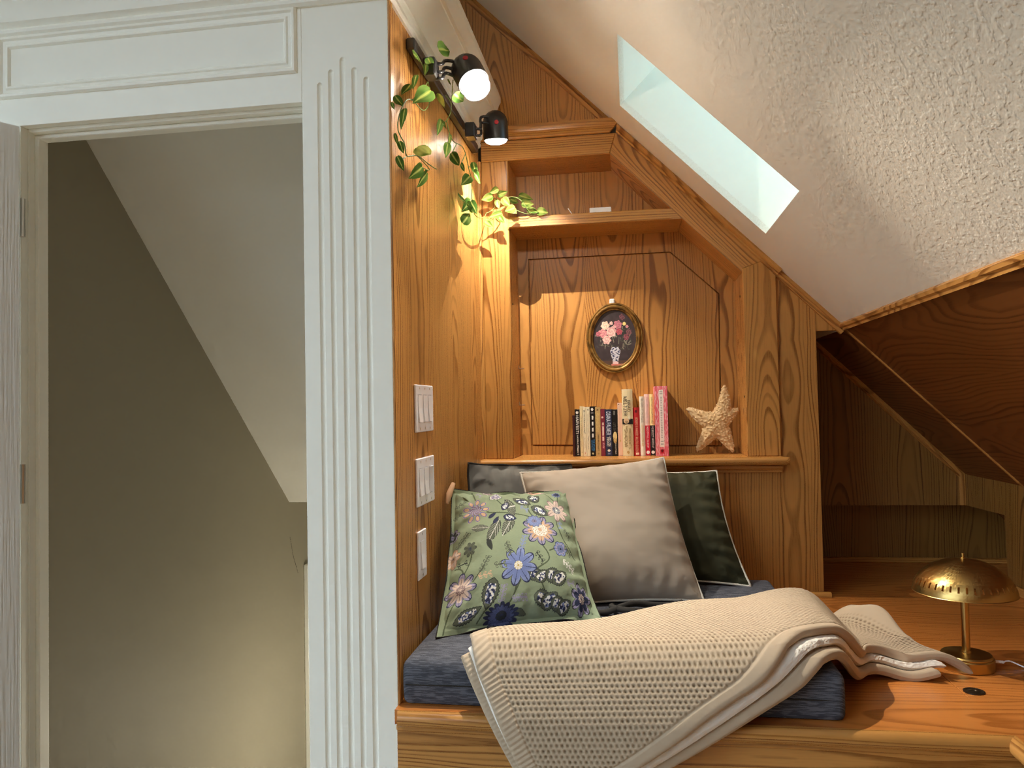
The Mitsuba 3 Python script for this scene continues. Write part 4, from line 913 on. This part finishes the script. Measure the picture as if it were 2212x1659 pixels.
spot('upper black spot lamp with a glaring bulb, turned towards the room', (-.464, 1.800, 2.125), (-.382, 1.865, 2.137), (.50, -.48, -1), LAMP_POWER[1], (-.020, -.004, .016), 0.022, (26, 43), BULB_GLOW[1])

# ------------------------------------------------------------------ trailing vines
LEAVES_LEFT = [(-0.47, 1.676, 2.111, -0.47, 1.744, 2.118, 0.018), (-0.455, 1.748, 2.128, -0.455, 1.795, 2.126, 0.021), (-0.42, 1.722, 2.136, -0.42, 1.858, 2.195, 0.017), (-0.475, 1.716, 2.076, -0.475, 1.683, 2.03, 0.015), (-0.49, 1.718, 2.056, -0.49, 1.644, 2.005, 0.014), (-0.46, 1.797, 2.073, -0.46, 1.648, 1.987, 0.022), (-0.45, 1.829, 2.074, -0.45, 1.883, 2.059, 0.019), (-0.41, 1.834, 2.072, -0.41, 1.951, 2.096, 0.016), (-0.485, 1.581, 1.972, -0.485, 1.645, 1.973, 0.019), (-0.49, 1.572, 1.956, -0.49, 1.588, 1.946, 0.008), (-0.48, 1.633, 1.965, -0.48, 1.6, 1.908, 0.018), (-0.49, 1.59, 1.895, -0.49, 1.615, 1.876, 0.009), (-0.48, 1.591, 1.877, -0.48, 1.622, 1.86, 0.015), (-0.47, 1.7, 1.898, -0.47, 1.836, 1.922, 0.02), (-0.48, 1.575, 1.839, -0.48, 1.626, 1.822, 0.017), (-0.47, 1.743, 1.868, -0.47, 1.638, 1.811, 0.021), (-0.48, 1.822, 1.879, -0.48, 1.738, 1.819, 0.016), (-0.485, 1.998, 2.076, -0.485, 1.952, 2.018, 0.011), (-0.48, 1.986, 2.069, -0.48, 2.026, 2.059, 0.01), (-0.46, 1.753, 2.117, -0.46, 1.738, 2.083, 0.014), (-0.43, 1.848, 2.114, -0.43, 1.895, 2.121, 0.014)]
LEAVES_MID = [(-0.47, 2.006, 2.014, -0.47, 1.978, 1.966, 0.023), (-0.465, 2.026, 1.992, -0.465, 2.134, 1.988, 0.024), (-0.47, 2.167, 2.008, -0.47, 2.226, 2.001, 0.015), (-0.465, 2.318, 2.058, -0.465, 2.367, 2.03, 0.022), (-0.46, 2.313, 2.027, -0.46, 2.44, 2.026, 0.026), (-0.47, 2.294, 2.01, -0.47, 2.178, 1.952, 0.014), (-0.475, 2.056, 2.055, -0.475, 2.041, 2.018, 0.01), (-0.46, 2.09, 1.892, -0.46, 2.212, 1.903, 0.022), (-0.47, 2.304, 1.937, -0.47, 2.181, 1.874, 0.021), (-0.46, 2.255, 1.92, -0.46, 2.354, 1.903, 0.023), (-0.465, 2.159, 1.834, -0.465, 2.277, 1.894, 0.025), (-0.47, 2.249, 1.914, -0.47, 2.346, 1.907, 0.017)]
LEAVES_RIGHT = [(-0.427, 2.55, 2.039, -0.458, 2.55, 2.026, 0.028), (-0.447, 2.55, 2.016, -0.486, 2.55, 2.004, 0.03), (-0.431, 2.56, 2.02, -0.395, 2.56, 2.031, 0.024), (-0.414, 2.56, 2.009, -0.388, 2.56, 1.978, 0.03), (-0.371, 2.55, 1.971, -0.406, 2.55, 1.961, 0.03), (-0.416, 2.55, 1.955, -0.464, 2.55, 1.943, 0.025), (-0.473, 2.54, 1.928, -0.444, 2.54, 1.906, 0.025), (-0.35, 2.57, 1.99, -0.308, 2.57, 1.984, 0.03), (-0.365, 2.62, 2.032, -0.316, 2.62, 2.013, 0.028), (-0.334, 2.59, 1.975, -0.296, 2.59, 1.962, 0.025), (-0.3, 2.59, 1.967, -0.262, 2.59, 1.958, 0.031), (-0.429, 2.55, 1.946, -0.407, 2.55, 1.922, 0.022), (-0.396, 2.62, 2.021, -0.368, 2.62, 2.005, 0.025), (-0.386, 2.58, 1.975, -0.368, 2.58, 1.958, 0.025), (-0.434, 2.56, 2.003, -0.427, 2.56, 1.973, 0.02)]
STEMS_LEFT = [[(-0.475, 1.694, 2.125), (-0.475, 1.821, 2.105), (-0.475, 1.848, 2.087)], [(-0.475, 1.862, 2.091), (-0.475, 1.675, 2.001), (-0.480, 1.60, 1.945), (-0.485, 1.605, 1.90), (-0.475, 1.615, 1.878), (-0.475, 1.62, 1.86), (-0.475, 1.65, 1.864), (-0.475, 1.717, 1.886), (-0.475, 1.893, 1.909)], [(-0.475, 1.821, 2.105), (-0.475, 1.765, 2.057), (-0.475, 1.675, 2.001)], [(-0.475, 2.006, 2.145), (-0.465, 2.03, 2.12), (-0.475, 2.015, 2.079), (-0.475, 1.965, 2.057)], [(-0.465, 2.03, 2.12), (-0.42, 1.86, 2.12)], [(-0.475, 1.62, 1.853), (-0.475, 1.59, 1.838)], [(-0.475, 1.717, 1.886), (-0.475, 1.821, 1.885), (-0.475, 1.75, 1.87)]]
STEMS_MID = [[(-0.475, 2.015, 2.079), (-0.475, 2.047, 2.055), (-0.475, 2.136, 2.057), (-0.475, 2.255, 2.066), (-0.475, 2.294, 2.038), (-0.475, 2.345, 1.999), (-0.475, 2.34, 1.938), (-0.475, 2.442, 1.917), (-0.475, 2.573, 1.964)], [(-0.475, 2.047, 2.055), (-0.475, 2.028, 2.022)], [(-0.475, 2.136, 2.057), (-0.475, 2.069, 2.006)], [(-0.475, 2.294, 2.038), (-0.475, 2.368, 2.06)], [(-0.475, 2.255, 2.066), (-0.475, 2.19, 2.016)]]
STEMS_RIGHT = [[(-0.474, 2.57, 1.963), (-0.428, 2.57, 1.995), (-0.408, 2.57, 2.009), (-0.373, 2.57, 2.012), (-0.344, 2.57, 1.99), (-0.325, 2.58, 1.962), (-0.295, 2.59, 1.962)], [(-0.408, 2.57, 2.009), (-0.43, 2.57, 2.035)], [(-0.428, 2.57, 2.005), (-0.451, 2.57, 2.017)], [(-0.398, 2.57, 1.993), (-0.354, 2.58, 1.962), (-0.31, 2.60, 1.958)], [(-0.424, 2.57, 1.97), (-0.445, 2.56, 1.946), (-0.475, 2.55, 1.936)], [(-0.373, 2.57, 2.012), (-0.348, 2.60, 2.015)]]
LG1, LG2, LG3 = np.array(lin(52, 84, 36)), np.array(lin(88, 118, 46)), np.array(lin(176, 184, 104))
def leaf_mesh(b_, t_, wd, seed, pale):
    rng = np.random.default_rng(seed)
    b_, t_ = np.array(b_), np.array(t_); d = t_ - b_; L = np.linalg.norm(d); d /= L
    view = np.array([.35, -1, -.35]) + rng.normal(0, .28, 3); nrm = view - d * (view @ d); nrm /= np.linalg.norm(nrm); s_ = np.cross(d, nrm)
    s, q = np.linspace(0, 1, 15), np.linspace(-1, 1, 9)
    W = np.maximum(wd * .50, L * .13) * np.interp(s, [0, .04, .14, .30, .5, .72, .9, 1], [.28, .62, .92, 1.0, .88, .56, .2, .0])
    SS, QQ = np.meshgrid(s, q, indexing='ij')
    lob = -.05 * L * (1 - SS) ** 6 * np.abs(QQ)
    P = b_ + d * (SS * L + lob)[..., None] + s_ * (QQ * W[:, None])[..., None]
    P = P + nrm * (-.10 * L * (SS - .3) ** 2 - .20 * W[:, None] * (1 - np.abs(QQ)) * 1.0 + .10 * W[:, None] * np.sin(SS * 7 + seed))[..., None]
    v = np.clip(1 - np.abs(QQ) / (.16 + .3 * pale), 0, 1) * (1 - .4 * SS) + pale * np.clip(meshkit.noise(np.stack([SS * 3, QQ * 2, 0 * SS + seed], -1), seed) * 2.4 - .9, 0, 1)
    edge = np.clip((np.abs(QQ) - .8) / .2, 0, 1) * .35
    k = np.clip(v + edge * pale, 0, 1).ravel()[:, None]
    base = LG1 * (1 - pale) + LG2 * pale
    return trimesh.Trimesh(P.reshape(-1, 3), grid_faces(15, 9), process=False), base * (1 - k) + LG3 * k
for lab, lv, sms, pal in (('left strand of a trailing pothos vine, hanging down the oak wall from the lamp rail', LEAVES_LEFT, STEMS_LEFT, .12),
                          ('middle strand of a trailing pothos vine, dropping beside the lower lamp to the bookcase stile', LEAVES_MID, STEMS_MID, .18),
                          ('right strand of a trailing pothos vine, lying on the left end of the upper shelf', LEAVES_RIGHT, STEMS_RIGHT, .5)):
    k = thing('vine', lab, 'vine')
    part(k, 'stem', join(*[tube(q, .0013, 5, 6 * len(q)) for q in sms]), 'stem', True)
    for i, L_ in enumerate(lv):
        pl = pal if i not in (6, 13, 20) else .9
        m, c_ = leaf_mesh(L_[:3], L_[3:6], L_[6], i + 31 * len(lv), pl)
        part(k, 'leaf', m, 'leaf', True, color=c_)

# ------------------------------------------------------------------ brass table lamp and its cable
tl = thing('table_lamp', 'small brass table lamp with a slotted dome shade, standing on the bench at the right', 'lamp')
lx, ly = .7585, 1.954
O = (lx, ly, ZB + .0004)
part(tl, 'base', lathe([(0, 0.0004), (.0565, .0004), (.058, .003), (.058, .024), (.0560, .0265), (.0545, .0268), (.0545, .0295), (.052, .033), (.046, .0345), (.011, .0350), (.0105, .040), (0, .040)], 64, None, O), 'brass', 30)
part(tl, 'stem', lathe([(0, .036), (.0088, .036), (.0088, .225), (0, .225)], 28, None, O), 'brass', 30)
zr, za, Rs = .176, .252, .1085
ts = np.linspace(0, 1, 16)
outer = [(Rs * math.sin(t_ * math.pi / 2) ** .92, zr + (za - zr) * math.cos(t_ * math.pi / 2) ** 1.15) for t_ in ts][1:]
outer = [(.006, za + .0005)] + outer + [(Rs + .0012, zr - .0015)]
inner_ = [(max(.0, r - .0012), z - .0014) for r, z in outer][::-1]
sh = to_man(lathe([(0, za + .001)] + outer + inner_[1:] + [(0, za - .0016)], 96, None, O))
for i in range(40):
    a = 2 * math.pi * i / 40
    s_ = trimesh.creation.box([.028, .0042, .0125]); s_.apply_translation([Rs * .925, 0, zr + .0225])
    s_.apply_transform(trimesh.transformations.rotation_matrix(a, [0, 0, 1])); s_.apply_translation(O)
    sh = sh - to_man(s_)
part(tl, 'shade', from_man(sh), 'brass', 30, label='dome shade with a ring of slots')
part(tl, 'finial', lathe([(0, za), (.006, za), (.006, za + .003), (.003, za + .004), (.003, za + .013), (0, za + .0135)], 20, None, O), 'brass', 30)
cb = thing('cable', 'white charging cable plugged into the back of the brass lamp', 'cable')
part(cb, 'plug', cyl((lx + .0585, ly + .006, ZB + .014), (lx + .083, ly + .008, ZB + .012), .0034, 14), 'white_plastic', 40)
part(cb, 'cord', tube([(lx + .083, ly + .008, ZB + .012), (lx + .10, ly + .012, ZB + .013), (lx + .118, ly + .006, ZB + .006), (lx + .14, ly - .012, ZB + .0025), (lx + .20, ly - .03, ZB + .0022), (lx + .30, ly - .02, ZB + .0022)], .0018, 8, 40), 'white_plastic', True)

# ------------------------------------------------------------------ wall lamp down the stairs (round the corner, only its light shows)
wl = thing('wall_lamp', 'wall lamp low in the stairwell, hidden behind the pilaster', 'lamp')
part(wl, 'plate', cbox(-.745, -.7005, 2.94, 3.02, -.08, .04, .004), 'steel')
k = part(wl, 'globe', trimesh.creation.icosphere(3, .05).apply_translation([-.79, 2.98, -.02]), 'white_plastic', True)
scene[k]['emitter'] = {'type': 'area', 'radiance': {'type': 'rgb', 'value': [64.0, 58.5, 47.0]}}
